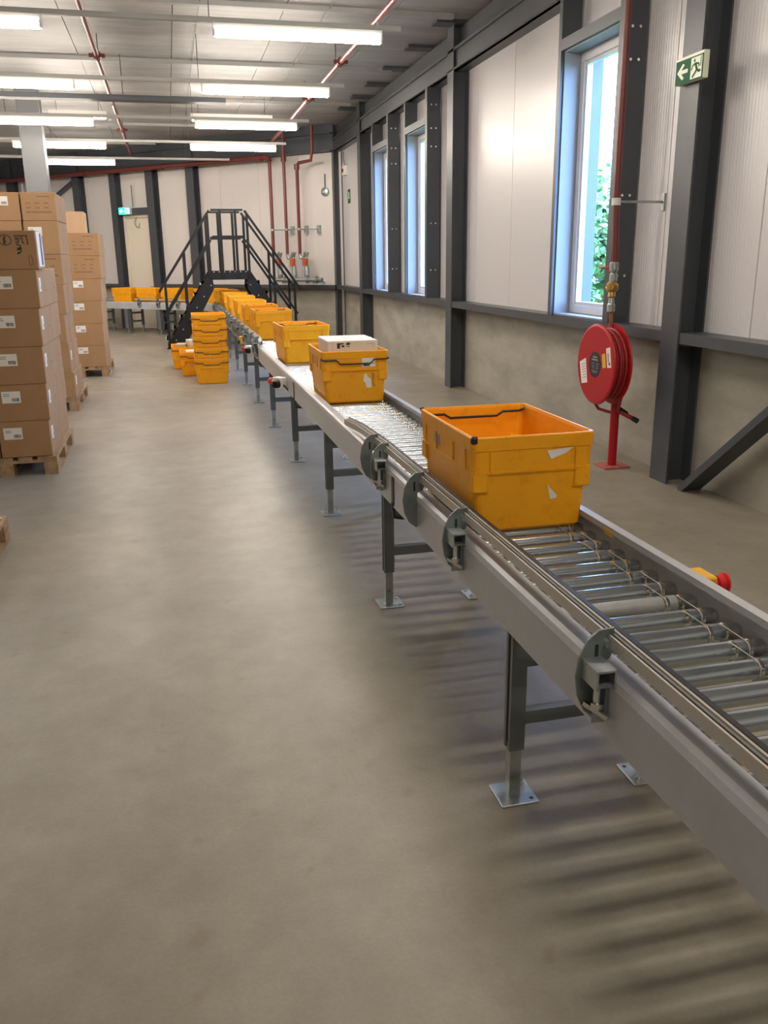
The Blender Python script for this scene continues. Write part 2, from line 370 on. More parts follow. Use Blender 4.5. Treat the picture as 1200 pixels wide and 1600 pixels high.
# ---- far wall at 45 degrees; local x along the wall to the left, local y into the room
wf = struct('wall_far', (XW, CY, 0), math.radians(135))
FW = 16.5
for a, b in ((0, 5.42), (6.44, FW)): bx('plinth', wf, a, b, -.2, 0, 0, 1.035, M_CONC)
fx = [0, 1.1, 2.2, 3.3, 4.35, 5.42]+[6.44+1.12*i for i in range(10)]
for a, b in zip(fx[:-1], fx[1:]):
    bx('panel', wf, a+.004, b-.004, -.12, 0, 2.85 if abs(a-5.42) < .01 else 1.035, CEIL, M_PANELF, ch=.003)
bx('outer_sheet', wf, 0, FW, -.24, -.2, 0, CEIL, M_STEEL)
fc = [4.02, 5.3, 6.54, 7.84, 10.4, 13.0]
for s in fc: hcol('column', wf, s, .2, CEIL if s in (4.02, 7.84, 10.4, 13) else 3.7, .23 if s != 6.54 else .19, .2, -PI/2)
for a, b in ((.12, 3.9), (4.14, 5.18), (6.66, 7.72), (7.96, 10.28), (10.52, 12.88)): bx('girt', wf, a, b, 0, .19, 1.01, 1.085, M_STEEL)
bx('door_head', wf, 5.42, 6.44, 0, .16, 2.70, 2.84, M_STEEL)
bx('eave_beam', wf, .1, FW, .1, .16, 3.70, CEIL, M_STEEL); bx('eave_flange', wf, .1, FW, 0, .26, 3.70, 3.72, M_STEEL); bx('eave_flange', wf, .1, FW, 0, .26, 4.03, 4.05, M_STEEL)
MB().obox((7.8, .12, 3.62), (9.4, .12, 2.9), .05, .14, M_STEEL, up=(0, 1, 0)).build('diagonal_brace', wf)
D = struct('door_1', (XW, CY, 0), math.radians(135))
b = MB(); b.box(5.425, 5.49, -.1, .03, 0, 2.695, M_DOOR); b.box(6.37, 6.435, -.1, .03, 0, 2.695, M_DOOR); b.box(5.49, 6.37, -.1, .03, 2.63, 2.695, M_DOOR); b.build('door_frame', D)
bx('door_leaf', D, 5.495, 6.365, -.06, -.01, .01, 2.625, M_DOOR, ch=.004)
b = MB(); b.box(5.56, 5.6, -.01, .03, 1.0, 1.04, M_GALV); b.box(5.56, 5.7, .02, .035, 1.01, 1.03, M_GALV); b.build('door_handle', D)
MB().tube([(5.98, .02, 2.66), (6.04, .05, 2.52), (5.99, .05, 2.42), (5.9, .05, 2.4), (5.86, .05, 2.5)], .008, M_LEG, 6).build('door_cable', D)
# ---- out-of-frame walls
wl = struct('wall_left'); bx('panel', wl, -8.2, -8, -18, 31, 0, CEIL, M_PANELF)
wb = struct('wall_back'); bx('panel', wb, -8, 3.9, -18.2, -18, 0, CEIL, M_PANELF)
# ---- free-standing column in the hall
colm = struct('column', (-1.935, 15.6, 0)); bx('shaft', colm, -.17, .17, -.17, .17, 0, CEIL, M_GREYCOL, ch=.006); bx('base_plate', colm, -.22, .22, -.22, .22, 0, .02, M_GALV)
# ---- outside
tag(bx('lawn', None, 3.95, 60, -20, 60, -.3, -.05, M_GRASS), kind='structure')
def tree(x, y, h, r, label, n, seed):
    rn = random.Random(seed); t = thing('leafy_tree', label, 'tree', (x, y, -.05), 0, 'trees outside the windows')
    MB().tube([(0, 0, 0), (.05, .03, h*.35), (0, -.05, h*.7)], [.14, .1, .05], M_BARK, 8).build('trunk', t)
    b = MB(); cl = [(rn.gauss(0, r*.45), rn.gauss(0, r*.45), h*rn.uniform(.15, .95), rn.uniform(.35, .7)) for _ in range(26)]
    for _ in range(n):
        cx, cy, cz, cr = rn.choice(cl); d = Vector((rn.gauss(0, 1), rn.gauss(0, 1), rn.gauss(0, 1))).normalized()*cr*rn.uniform(.5, 1)*.8
        c = Vector((cx, cy, max(.1, cz)))+d; u = Vector((rn.gauss(0, 1), rn.gauss(0, 1), rn.gauss(0, .6))).normalized(); v = u.cross(Vector((rn.gauss(0, 1), rn.gauss(0, 1), rn.gauss(0, 1)))).normalized()
        l = rn.uniform(.06, .12); b.add([c-u*l, c+v*l*.5, c+u*l, c-v*l*.5], [(0, 1, 2, 3)], M_LEAF)
    b.build('foliage', t)['kind'] = 'stuff'
tree(6.6, 13.3, 2.5, 1.3, 'bushy green tree outside the window beside the hose reel', 5200, 3)
tree(9.5, 17.5, 3.4, 1.6, 'taller pale tree farther off beyond the window beside the hose reel', 4200, 5)

# ================================================================== LAMPS
def fixture(x0, y, z, label, L=1.56, wd=.085, group='ceiling tube lights'):
    t = thing('tube_light', label, 'ceiling light', (x0, y, z), 0, group)
    b = MB(); b.box(0, L, -.035, .035, .025, .075, M_HOUSE); b.build('housing', t)
    h = wd/2; poly = [(-h, .025), (-h, -.005), (-h*.7, -.03), (0, -.04), (h*.7, -.03), (h, -.005), (h, .025)]
    MB().prism(poly, .02, L-.02, M_TUBE, 'x').build('diffuser', t)
    e = MB().box(0, .02, -h, h, -.03, .025, M_HOUSE).build('end_cap', t); child(e, t, (L-.02, 0, 0))
    for x in (.12, L-.12): MB().tube([(x, 0, .07), (x, 0, (.08 if z < 3.7 else CEIL-z))], .004, M_STEEL, 5).build('hanger', t)
    return t
rowY = [-5.55, .15, 2.98, 5.83, 8.67, 11.43, 14.27, 17.0, 19.75]
rowN = ['second row behind the camera', 'first row behind the camera', 'row above the camera', 'row just ahead of the camera', 'row nearest the camera', 'second row', 'third row', 'fourth row', 'last row']
colX = [(.555, 'above the conveyor'), (-2.45, 'left of the conveyor'), (-5.45, 'far left in the hall')]
for j, y in enumerate(rowY):
    for i, (x, nm) in enumerate(colX):
        if j == 8 and i == 0 or j in (1, 2, 3) and i > 0: continue
        fixture(x, y, 3.57, 'lit tube light, %s, %s' % (rowN[j], nm))
fixture(.56, 15.62, 3.86, 'slim lit tube hung higher, above the conveyor', 1.34, .05)
fixture(-1.65, 15.62, 3.86, 'slim lit tube hung higher, left of the conveyor', .88, .05)
for j, y in enumerate(rowY):
    t = thing('lighting_trunking', 'pale lighting trunking carrying the %s of tubes' % rowN[j], 'trunking', (-8, y, 3.65), 0, 'trunking between the tube lights')
    x1 = min(2.3, 21.2-y)
    bx('channel', t, 0, x1+8, -.022, .022, 0, .04, M_TRUNK)
    for x in (.53, -2.1, -5.2):
        if x < x1: MB().tube([(x+8, 0, .045), (x+8, 0, CEIL-3.65)], .004, M_STEEL, 5).build('suspension_wire', t)
t = thing('cable_tray', 'dark cable tray hung under the ceiling, its end above the conveyor', 'cable tray', (-8, 12.8, 3.645))
MB().box(0, 8.93, -.10, .10, 0, .012, M_STEEL).box(0, 8.93, -.10, -.09, .012, .06, M_STEEL).box(0, 8.93, .09, .10, .012, .06, M_STEEL).build('tray', t)
for x in (1.5, 4.5, 7.6): MB().tube([(x, 0, .01), (x, 0, CEIL-3.645)], .006, M_STEEL, 5).build('suspension_rod', t)

# ================================================================== SPRINKLER PIPES
def sprinkler(x, y0, y1, label, ys, heads, m):
    t = thing('sprinkler_pipe', label, 'pipe', (x, y0, 3.9))
    MB().tube([(0, 0, 0), (0, y1-y0, 0)], .030, m, 12).build('pipe', t)
    for y in ys: MB().lathe([(-.05, .034), (-.05, .05), (-.02, .05), (-.02, .044), (.02, .044), (.02, .05), (.05, .05), (.05, .034)], M_REDPIPE, 12, 'y', (0, y-y0, 0)).box(-.09, .09, y-y0-.02, y-y0+.02, -.02, .02, M_REDPIPE).build('coupling', t)
    for y in heads: MB().tube([(0, y-y0, -.03), (0, y-y0, -.09)], .012, M_GALV, 8).lathe([(-.1, .03), (-.095, .03)], M_GALV, 10, 'z', (0, y-y0, 0)).build('sprinkler_head', t)
    for y in ys: MB().tube([(0, y-y0+.3, .03), (0, y-y0+.3, .3)], .006, M_STEEL, 5).build('pipe_hanger', t)
sprinkler(-.61, -4, 22.0, 'dark red sprinkler pipe under the ceiling left of the light rows', (5.5, 11.44, 17.4), (8.0, 14.2), M_REDPIPE)
sprinkler(2.23, -4, 18.9, 'glossy red sprinkler pipe under the ceiling along the right ends of the lights', (5.5, 11.26, 13.8), (9.3, 12.6, 16.4), mat('red_pipe_bright', (0.30, 0.085, 0.065), .3))
FR = dict(loc=(XW, CY, 0), rz=math.radians(135))
t = thing('sprinkler_main', 'thick red pipe along the top of the far wall, dropping beside the stairs', 'pipe', **FR)
MB().tube([(14, .42, 3.66), (1.62, .42, 3.66), (1.55, .42, 3.64), (1.53, .42, 3.58)], .052, M_REDPIPE, 12).build('header_pipe', t)
MB().tube([(1.53, .42, 3.58), (1.53, .42, 1.72)], .036, M_REDPIPE, 10).build('riser', t)
for x in (1.75, 4.6, 7.2): MB().lathe([(-.04, .068), (.04, .068)], M_REDPIPE, 12, 'x', (x, .42, 3.66)).build('coupling', t)
def riser(s, ztop, label, elbow):
    t = thing('riser_pipe', label, 'pipe', **FR); y = .42
    pts = [(s, y, 1.72), (s, y, ztop)]+([(s-.05, y, ztop+.05), (s-.36, y, ztop+.08), (s-.4, y, ztop+.3), (s-.4, y, CEIL-.02)] if elbow else [(s, y, CEIL-.02)])
    MB().tube(pts, .034, M_REDPIPE, 10).build('pipe', t)
    MB().lathe([(-.05, .056), (.05, .056)], M_REDPIPE, 12, 'z', (s, y, ztop-.02)).build('coupling', t)
    return t
risers = [t, riser(1.16, 3.62, 'straight red riser pipe, middle of three on the far wall', False), riser(.83, 3.45, 'red riser pipe with elbow, rightmost of three on the far wall', True)]
for t, s in zip(risers, (1.53, 1.16, .83)):
    b = MB(); b.lathe([(-.02, .045), (.02, .045)], M_GALV, 10, 'z', (s, .42, 2.22)); b.tube([(s-.04, .42, 2.22), (s-.24, .08, 2.22)], .01, M_GALV, 6); b.box(s-.27, s-.21, 0, .08, 2.14, 2.30, M_GALV); b.build('wall_bracket', t)
    b = MB(); b.tube([(s, .42, 1.72), (s-.02, .42, 1.64), (s-.08, .42, 1.63), (s-.13, .42, 1.72), (s-.16, .42, 1.76)], .036, M_GALV, 8); b.lathe([(0, .05), (.06, .06), (.2, .05), (.3, .04), (.42, .035), (.5, .06), (.52, .06)], M_GALV, 10, 'z', (s-.16, .42, 1.24)); b.build('valve', t)
    MB().lathe([(-.02, .05), (.12, .06), (.14, .05)], mat('valve_orange', (.5, .1, .04), .5) if 'valve_orange' not in MATS else MATS['valve_orange'], 10, 'z', (s-.15, .45, 1.50)).build('valve_handle', t)
t = thing('valve_manifold', 'grey valve manifold pipe under the three red risers', 'manifold', **FR)
MB().tube([(1.5, .42, 1.2), (.28, .42, 1.2)], .045, M_GALV, 10).build('manifold_pipe', t)
for s in (1.26, .98, .66, .42): MB().lathe([(-.02, .075), (.02, .075)], M_GALV, 12, 'x', (s, .42, 1.2)).build('flange', t)
MB().box(.5, .54, 0, .42, 1.13, 1.16, M_GALV).box(1.3, 1.34, 0, .42, 1.13, 1.16, M_GALV).build('wall_bracket', t)
t = thing('alarm_bell', 'small round grey alarm bell on the far wall beside the corner column', 'bell', **FR)
MB().lathe([(0, .09), (.05, .085), (.07, .03)], M_GALV, 14, 'y', (.42, .0, 2.95)).build('gong', t); MB().tube([(.42, .02, 3.02), (.42, .02, 3.3)], .012, M_LEG, 6).build('conduit', t)
t = thing('junction_box', 'small white box with red button high on the wall right of the corner column', 'junction box', (XW, 17.85, 3.3))
MB().box(-.07, 0, -.1, .1, -.09, .09, M_WHITE, .005).build('case', t); MB().lathe([(-.1, .035), (-.07, .035)], M_REDPIPE, 10, 'x').build('button', t); MB().tube([(-.03, .0, .09), (-.05, .05, .25), (-.03, .1, .36)], .008, M_LEG, 6).build('cable', t)
t = thing('wall_sign', 'tiny green sign on the white panel right of the corner column', 'sign', (XW, 17.6, 2.8))
MB().box(-.012, 0, -.1, .1, -.13, .13, M_GREEN).build('plate', t); MB().box(-.015, -.012, -.07, .02, -.05, .08, M_SIGNW).build('pictogram', t)

# ================================================================== EXIT SIGNS
def flat(b, pts, m, f): b.add([f(*p) for p in pts], [tuple(range(len(pts)))], m)
def stroke(b, pts, wd, m, f):
    for p, q in zip(pts[:-1], pts[1:]):
        d = Vector((q[0]-p[0], q[1]-p[1], 0)); n_ = Vector((-d.y, d.x, 0)).normalized()*wd/2
        flat(b, [(p[0]-n_.x, p[1]-n_.y), (q[0]-n_.x, q[1]-n_.y), (q[0]+n_.x, q[1]+n_.y), (p[0]+n_.x, p[1]+n_.y)], m, f)
def arrow_man(b, f, W, H, mw, mg):
    flat(b, [(.06*W, .5*H), (.26*W, .85*H), (.33*W, .78*H), (.22*W, .58*H), (.46*W, .58*H), (.46*W, .42*H), (.22*W, .42*H), (.33*W, .22*H), (.26*W, .15*H)], mw, f)
    flat(b, [(.57*W, .06*H), (.97*W, .06*H), (.97*W, .94*H), (.57*W, .94*H)], mw, f)
    g = lambda x, y: f(x, y, .0012)
    flat(b, [(.70*W+.035*W*math.cos(i*PI/4), .80*H+.07*H*math.sin(i*PI/4)) for i in range(8)], mg, g)
    for pts, wd in (([(.73*W, .70*H), (.80*W, .42*H)], .065*W), ([(.80*W, .42*H), (.74*W, .28*H), (.64*W, .12*H)], .05*W), ([(.80*W, .42*H), (.88*W, .30*H), (.94*W, .34*H)], .05*W),
                    ([(.73*W, .68*H), (.63*W, .60*H), (.60*W, .44*H)], .035*W), ([(.75*W, .66*H), (.86*W, .64*H), (.88*W, .5*H)], .035*W), ([(.93*W, .92*H), (.93*W, .5*H)], .025*W)): stroke(b, pts, wd, mg, g)
t = thing('exit_sign', 'green emergency exit sign with arrow and running man on the dark column', 'exit sign', (3.392, 5.41, 2.745))
MB().box(-.04, .0, -.155, .155, -.075, .085, M_SIGNW, .003).build('housing', t)
b = MB(); ff = lambda x, y, d=0: (-.0435-d, .152-x, -.074+y)
MB().box(-.043, -.04, -.152, .152, -.074, .066, M_GREEN).build('face', t)
arrow_man(b, ff, .304, .14, M_SIGNW, M_GREEN); b.build('pictogram', t)
t = thing('exit_sign', 'small glowing green exit sign over the cream far door', 'exit sign', **FR)
MB().box(5.98, 6.36, .16, .22, 2.70, 2.86, M_WHITE).build('housing', t); MB().box(5.98, 6.36, .22, .225, 2.70, 2.86, M_GLOW).build('face', t)
b = MB(); ff = lambda x, y, d=0: (6.355-x, .2265+d, 2.71+y); arrow_man(b, ff, .37, .14, M_GLOWW, M_GLOW); b.build('pictogram', t)
MB().tube([(5.95, .14, 2.86), (5.95, .14, 3.36)], .014, M_LEG, 6).build('conduit', t)

# ================================================================== HOSE REEL AND ITS PIPE
HR = (3.30, 5.98, 0)
t = thing('fire_hose_reel', 'big red fire hose reel on a red post by the concrete wall', 'hose reel', HR)
cz = .81; R_ = .305
MB().lathe([(-.195, .0), (-.195, R_-.02), (-.19, R_-.004), (-.182, R_), (-.176, R_-.004), (-.176, .05)], M_RED, 48, 'x', (0, 0, cz)).build('front_disc', t)
MB().lathe([(-.06, .05), (-.06, R_-.004), (-.052, R_), (-.046, R_-.006), (-.046, .05)], M_RED, 48, 'x', (0, 0, cz)).build('back_disc', t)
MB().lathe([(-.176, .17), (-.06, .17)], M_RED, 32, 'x', (0, 0, cz)).build('drum', t)
b = MB()
for k, x in enumerate((-.163, -.141, -.119, -.097, -.075)):
    for rr in ((.215, .25) if k % 2 else (.23, .262)):
        b.tube([(x, rr*math.cos(a*PI/16), cz+rr*math.sin(a*PI/16)) for a in range(32)], .0125, M_REDHOSE, 8, closed=True)
b.build('coiled_hose', t)
MB().tube([(-.1, .2, cz-.22), (-.1, .22, .53), (-.07, .14, .44), (0, .05, .42), (.03, -.04, .44)], .0125, M_REDHOSE, 8).build('hose_loop', t)
MB().tube([(-.05, -.22, cz-.15), (-.05, -.17, .58), (-.03, -.1, .47), (-.0, -.06, .44)], .0125, M_REDHOSE, 8).build('hose_end', t)
b = MB(); b.tube([(0, -.05, .45), (.05, -.10, .42), (.08, -.15, .40)], .017, M_REDHOSE, 10); b.build('nozzle', t)
MB().tube([(.076, -.143, .403), (.096, -.18, .388)], .02, M_BLACK, 10).build('nozzle_tip', t)
MB().tube([(.02, -.03, .47), (.05, -.10, .44)], .011, M_BLACK, 8).build('nozzle_lever', t)
MB().tube([(0, 0, .01), (0, 0, cz-.04)], .034, M_RED, 14).tube([(-.17, 0, cz), (.0, 0, cz), (.02, 0, cz)], .03, M_RED, 12).build('post', t)
bx('base_plate', t, -.11, .11, -.1, .1, 0, .012, M_REDDUST)
fx_ = lambda x, y, d=0: (-.1955-d, -x, cz+y)
b = MB(); flat(b, [(.098*math.cos(i*PI/14), .098*math.sin(i*PI/14)) for i in range(28)], M_BLACK, fx_)
for r, (y, x0, x1) in enumerate(((.05, -.035, .03), (.03, -.055, .045), (.005, -.05, -.01), (-.015, -.05, -.01), (-.03, -.04, -.01), (.005, .02, .06), (-.012, .02, .055), (-.028, .02, .055), (-.05, -.05, .05), (-.062, -.04, .04))):
    flat(b, [(x0, y), (x1, y), (x1, y+(.012 if r < 2 else .005)), (x0, y+(.012 if r < 2 else .005))], M_GINK, lambda x, yy: fx_(x, yy, .001))
b.build('instruction_disc', t)
b = MB(); flat(b, [(-.255, -.005), (-.155, .035), (-.11, -.15), (-.205, -.17)], M_PAPER, fx_)
for k in range(6): y = -.02-.02*k; flat(b, [(-.215+.006*k, y), (-.16+.006*k, y+.015), (-.16+.006*k, y+.009), (-.215+.006*k, y-.006)], M_GINK, lambda x, yy: fx_(x, yy, .001))
b.build('white_sticker', t)
b = MB(); flat(b, [(.16, .135), (.222, .15), (.255, .005), (.195, -.005)], M_PAPER, fx_); flat(b, [(.185, .1), (.205, .105), (.22, .04), (.2, .035)], M_GINK, lambda x, yy: fx_(x, yy, .001)); flat(b, [(.212, .035), (.235, .04), (.24, .02), (.217, .015)], M_RED, lambda x, yy: fx_(x, yy, .001)); b.build('red_print_sticker', t)
b = MB(); flat(b, [(.10, .085), (.15, .1), (.175, -.005), (.125, -.015)], M_YEL, fx_); b.build('yellow_sticker', t)
t = thing('hose_supply_pipe', 'dark red vertical water pipe with brass valve above the hose reel', 'pipe', (3.21, 6.0, 0))
MB().tube([(.02, 0, 1.56), (0, 0, 2.0), (0, 0, CEIL-.02)], .024, M_REDPIPE, 12).build('pipe', t)
MB().lathe([(1.42, .02), (1.42, .03), (1.47, .03), (1.48, .022), (1.5, .034), (1.55, .034), (1.56, .024)], M_GALV, 12, 'z', (.015, 0, 0)).build('union', t)
MB().lathe([(1.30, .018), (1.31, .03), (1.34, .026), (1.36, .044), (1.40, .044), (1.42, .024)], M_BRASS, 12, 'z', (.01, 0, 0)).lathe([(-.05, .02), (.06, .024)], M_BRASS, 10, 'y', (.01, 0, 1.37)).build('brass_valve', t)
MB().lathe([(1.19, .02), (1.2, .03), (1.25, .03), (1.26, .024), (1.30, .02)], M_GALV, 12, 'z', (.01, 0, 0)).build('lower_union', t)
MB().tube([(.01, 0, 1.2), (.02, 0, 1.1), (.05, -.01, .9)], .015, M_COPPER, 10).build('copper_stub', t)
MB().tube([(.0, 0, 1.52), (-.03, .06, 1.52), (-.04, .12, 1.52)], .008, M_REDBTN, 6).build('valve_lever', t)
b = MB(); b.lathe([(-.025, .032), (.025, .032)], M_WHITE, 12, 'z', (0, 0, 1.98)); b.build('pipe_clamp', t)
b = MB(); b.tube([(.03, 0, 1.98), (.375, 0, 1.98)], .009, M_GALV, 8); b.box(.375, .39, -.02, .02, 1.92, 2.04, M_GALV); b.build('clamp_arm', t)

# ================================================================== ROLLER CONVEYORS
HX = .265     # half width over the rails
RP = [(-HX, .565), (-HX, .695), (-HX+.006, .712), (-HX+.016, .722), (-HX+.052, .725), (-HX+.052, .705), (-HX+.020, .702), (-HX+.012, .69), (-HX+.012, .585), (-HX+.045, .585), (-HX+.045, .565)]
def roller_mesh(m, w=.222):
    b = MB()  # brighter zinc around the belt grooves paints their glints into the colour
    b.lathe([(-w-.008, .010), (-w-.008, .019, M_ORING), (-w-.002, .021, M_BLACK), (-w, .0225, M_ZINCB), (-w+.008, .025), (w-.098, .025, M_ZINCB), (w-.094, .0215, M_ZINCB), (w-.084, .0215, M_ZINCB), (w-.080, .025), (w-.055, .025, M_ZINCB), (w-.051, .0215, M_ZINCB), (w-.041, .0215, M_ZINCB), (w-.037, .025, M_ZINCB), (w-.004, .024), (w, .021, M_ZINCB), (w+.008, .019, M_BLACK), (w+.008, .01)], m, 16, 'x')
    return b
roller0 = roller_mesh(M_ZINC).build('roller'); rollerG = roller_mesh(M_DRUM).build('drive_roller')
belt_b = MB()
for gx in (.133,):
    pts = [(gx, .1*0+.0215*math.sin(a), .0215*math.cos(a)) for a in [-PI/2*1+PI*0]]
    loop = [(gx, -.0225*math.sin(PI*k/6), .0225*math.cos(PI*k/6)) for k in range(7)][::-1]+[(gx, .1+.0225*math.sin(PI*k/6), .0225*math.cos(PI*k/6)) for k in range(7)]
    belt_b.tube(loop, .0014, M_BELT, 5, closed=True)
belt0 = belt_b.build('drive_belt')
def support_meshes():
    cross = MB()
    for z in (.25, .44): cross.box(-.205, .205, -.012, .022, z, z+.042, M_LEG)
    c = cross.build('cross_bars')
    b = MB(); h = .024
    # channel slotted towards the front-left, a black filler painting the shade inside, galvanised telescopic foot tube inside
    b.box(-h, h, -h, -h+.006, .17, .565, M_LEG); b.box(-h, h, h-.006, h, .17, .565, M_LEG); b.box(h-.006, h, -h+.006, h-.006, .17, .565, M_LEG); b.box(-h, -h+.006, -h+.006, -h+.014, .17, .565, M_LEG); b.box(-h, -h+.006, h-.014, h-.006, .17, .565, M_LEG); b.box(-h+.004, h-.006, -h+.006, h-.006, .19, .56, M_BLACK)
    l = b.build('leg')
    f = MB().box(-.018, .018, -.018, .018, .008, .20, M_GALV).build('foot_tube')
    p = MB().box(-.055, .065, -.06, .06, 0, .008, M_GALV, .002); p.lathe([(.008, .011), (.016, .011), (.016, .006), (.022, .006)], M_ZINCB, 6, 'z', (.045, .038, 0)); p.lathe([(.0082, .007), (.0084, .007)], M_BLACK, 8, 'z', (.047, -.04, 0)); p = p.build('foot_plate')
    return c, l, f, p
SUP = support_meshes()
def support(parent, y, proto=False):
    fr = bpy.data.objects.new('support_frame', SUP[0].data); C.objects.link(fr); fr.parent = parent; fr.location = (0, y, 0)
    for sx in (-1, 1):
        for o in SUP[1:]:
            k = child(o, fr, (sx*.226, 0, 0)); 
            if sx > 0: k.rotation_euler = (0, 0, PI)
    return fr
def rails(parent, L):
    for sx in (-1, 1):
        poly = [(x if sx < 0 else -x, z) for x, z in RP]
        if sx > 0: poly = [(x, z+(.018 if z > .66 else 0)) for x, z in poly][::-1]
        MB().prism(poly, 0, L, M_RAIL, 'y').build('side_rail', parent)
CX = HX+.87
Y0 = -.4
cv = thing('roller_conveyor', 'long grey roller conveyor running down the hall from the lower right corner', 'conveyor', (CX, Y0, 0))
rails(cv, 18.9-Y0)
for k in range(193):
    y = .06+.1*k
    if y > 18.9-Y0-.04: break
    g = abs(y+Y0-2.06) < .051 or k % 11 == 5 and y > 6
    o = child(rollerG if (abs(y+Y0-2.0) < .05) else roller0, cv, (0, y, .665))
    o.rotation_euler = (random.uniform(0, 6), 0, 0)
    if k < 60: child(belt0, cv, (0 if k % 2 else .043, y, .665))
for k in range(-1, 11): support(cv, 2.13+1.583*k-Y0)
bpy.data.objects.remove(roller0); bpy.data.objects.remove(rollerG); bpy.data.objects.remove(belt0)
# side guide on the left rail
def guide(parent, path, name='side_guide'):
    b = MB()
    for dz, m_, dx, wdt, hgt in ((-.012, M_ALU, -.0155, .005, .030), (-.018, M_BLACK, -.0115, .003, .026), (-.010, M_ALUD, -.0065, .007, .030), (-.018, M_BLACK, -.002, .002, .026), (-.009, M_ALU, .002, .006, .034), (-.007, M_BLACK, .011, .012, .036)):  # thin black strips paint the shade in the grooves; the wide one is plastic
        for p, q in zip(path[:-1], path[1:]): b.obox((p[0]+dx, p[1], p[2]+dz), (q[0]+dx, q[1], q[2]+dz), wdt, hgt, m_)
    return b.build(name, parent)
GX = -HX+.034
def gy(y): return y-Y0
guide(cv, [(GX, 0, .792), (GX, gy(3.75), .792), (GX-.012, gy(4.2), .785), (GX-.03, gy(4.46), .775)])
guide(cv, [(GX-.02, gy(9.15), .775), (GX, gy(9.4), .792), (GX, gy(18.6), .792)])
def plate_poly():
    # D-shaped bracket plate, bulging outwards (-x), straight inner edge against the rail
    pts = [(-HX+.028, .812)]
    for k in range(9):
        a = math.radians(78+k*(204/8)); pts.append((-HX+.008+.070*math.cos(a)*.95, .70+.112*math.sin(a)))
    pts += [(-HX-.001, .592), (-HX-.001, .70), (-HX+.001, .730), (-HX+.022, .738), (-HX+.034, .77)]
    return pts
def bracket(parent, y, box):
    o = MB().prism(plate_poly(), -.003, .003, M_PLATE, 'y').build('guide_bracket', parent); o.location = (0, y, 0)
    MB().box(-HX-.016, -HX-.008, -.0042, -.003, .738, .775, M_BLACK).build('slot', o)
    MB().tube([(GX-.022, -.016, .778), (GX-.022, .012, .778)], .010, M_ZINCB, 8).tube([(GX-.022, -.006, .778), (GX-.004, -.006, .778)], .007, M_ZINCB, 6).build('bolt', o)
    if box:
        b = MB(); x0, x1, z0, z1, t_ = -HX-.046, -HX+.024, .700, .746, .005
        # square tube section open towards the viewer along the rail
        b.box(x0, x1-.023, -.075, -.003, z1-t_, z1, M_GALV); b.box(x0, x0+t_, -.075, -.003, z0, z1-t_, M_GALV); b.box(x1-.028, x1-.023, -.075, -.003, z0, z1-t_, M_GALV); b.box(x0+t_, x1-.028, -.073, -.003, z0+.005, z0+.010, M_LEG)
        b.build('clamp_block', o)
        b = MB(); b.tube([(-HX-.024, -.04, .70), (-HX-.024, -.04, .625)], .009, M_ZINCB, 8); b.lathe([(.64, .016), (.654, .016)], M_ZINCB, 6, 'z', (-HX-.022, -.04, 0)); b.obox((-HX-.044, -.02, .645), (-HX-.010, -.07, .628), .011, .011, M_ZINCB); b.obox((-HX-.042, -.04, .618), (-HX-.004, -.04, .618), .026, .014, M_GALV); b.build('clamp_bolt', o)
        MB().box(-HX-.010, -HX-.001, -.05, -.02, .61, .70, M_LEG).build('clamp_pad', o)
    return o
for y, bxs in ((3.85, 0), (3.64, 1), (3.07, 0), (2.56, 1), (1.57, 1), (.6, 1)): bracket(cv, gy(y), bxs)
y = 9.45; k = 0
while y < 18.5: bracket(cv, gy(y), k % 2 == 0); y += .62; k += 1
# straps, cables and stickers on the near rail
for y in (3.45, 6.55, 9.35):
    MB().box(-HX-.004, -HX, -.018, .018, .575, .70, M_BLACK).tube([(-HX-.003, 0, .58), (-HX+.02, .06, .50), (-HX+.12, .1, .47), (-HX+.32, .02, .46), (-HX+.45, 0, .52)], .008, M_BLACK, 6).build('cable', cv).location = (0, gy(y), 0)
MB().tube([(-.2, .02, .55), (-.19, .03, .51), (-.1, .03, .475), (0, .03, .48), (.15, .03, .53)], .006, M_BLACK, 6).build('cable', cv).location = (0, gy(2.13), 0)
bx('hose_bracket', cv, -.2, -.15, .03, .05, .47, .565, M_BLACK).location = (0, gy(2.13), 0)
b = MB()
for k in range(3): b.box(HX-.053, HX-.052, 0, .06, .713+.008*k, .717+.008*k, M_YEL)
b.build('warning_sticker', cv).location = (0, gy(2.40), 0)
# curve section
def arc(r, n=9): return [(-r+r*math.cos(PI/4*k/n), r*math.sin(PI/4*k/n)) for k in range(n+1)]
CR = .80+HX
cu = thing('conveyor_curve', 'curved grey roller conveyor section where the line turns left under the stairs', 'conveyor', (CX, 18.9, 0))
for sx in (-1, 1):
    loops = []
    for k in range(10):
        a = PI/4*k/9
        loops.append([(-CR+(CR+(x*(1 if sx < 0 else -1)))*math.cos(a), (CR+(x*(1 if sx < 0 else -1)))*math.sin(a), z) for x, z in (RP if sx < 0 else RP[::-1])])
    MB().loft(loops, M_RAIL).build('side_rail', cu)
for k in range(10):
    a = PI/4*(k+.5)/10
    b = MB().lathe([(-.222, .019), (.222, .026)], M_ZINC, 14, 'x'); o = b.build('roller', cu) if k == 0 else bpy.data.objects.new('roller', o0.data)
    if k == 0: o0 = o
    else: C.objects.link(o); o.parent = cu
    o.location = (-CR+CR*math.cos(a), CR*math.sin(a), .665); o.rotation_euler = (0, 0, a)
support(cu, .12); s_ = support(cu, .0); a = PI/4*.9; s_.location = (-CR+CR*math.cos(a), CR*math.sin(a), 0); s_.rotation_euler = (0, 0, a)
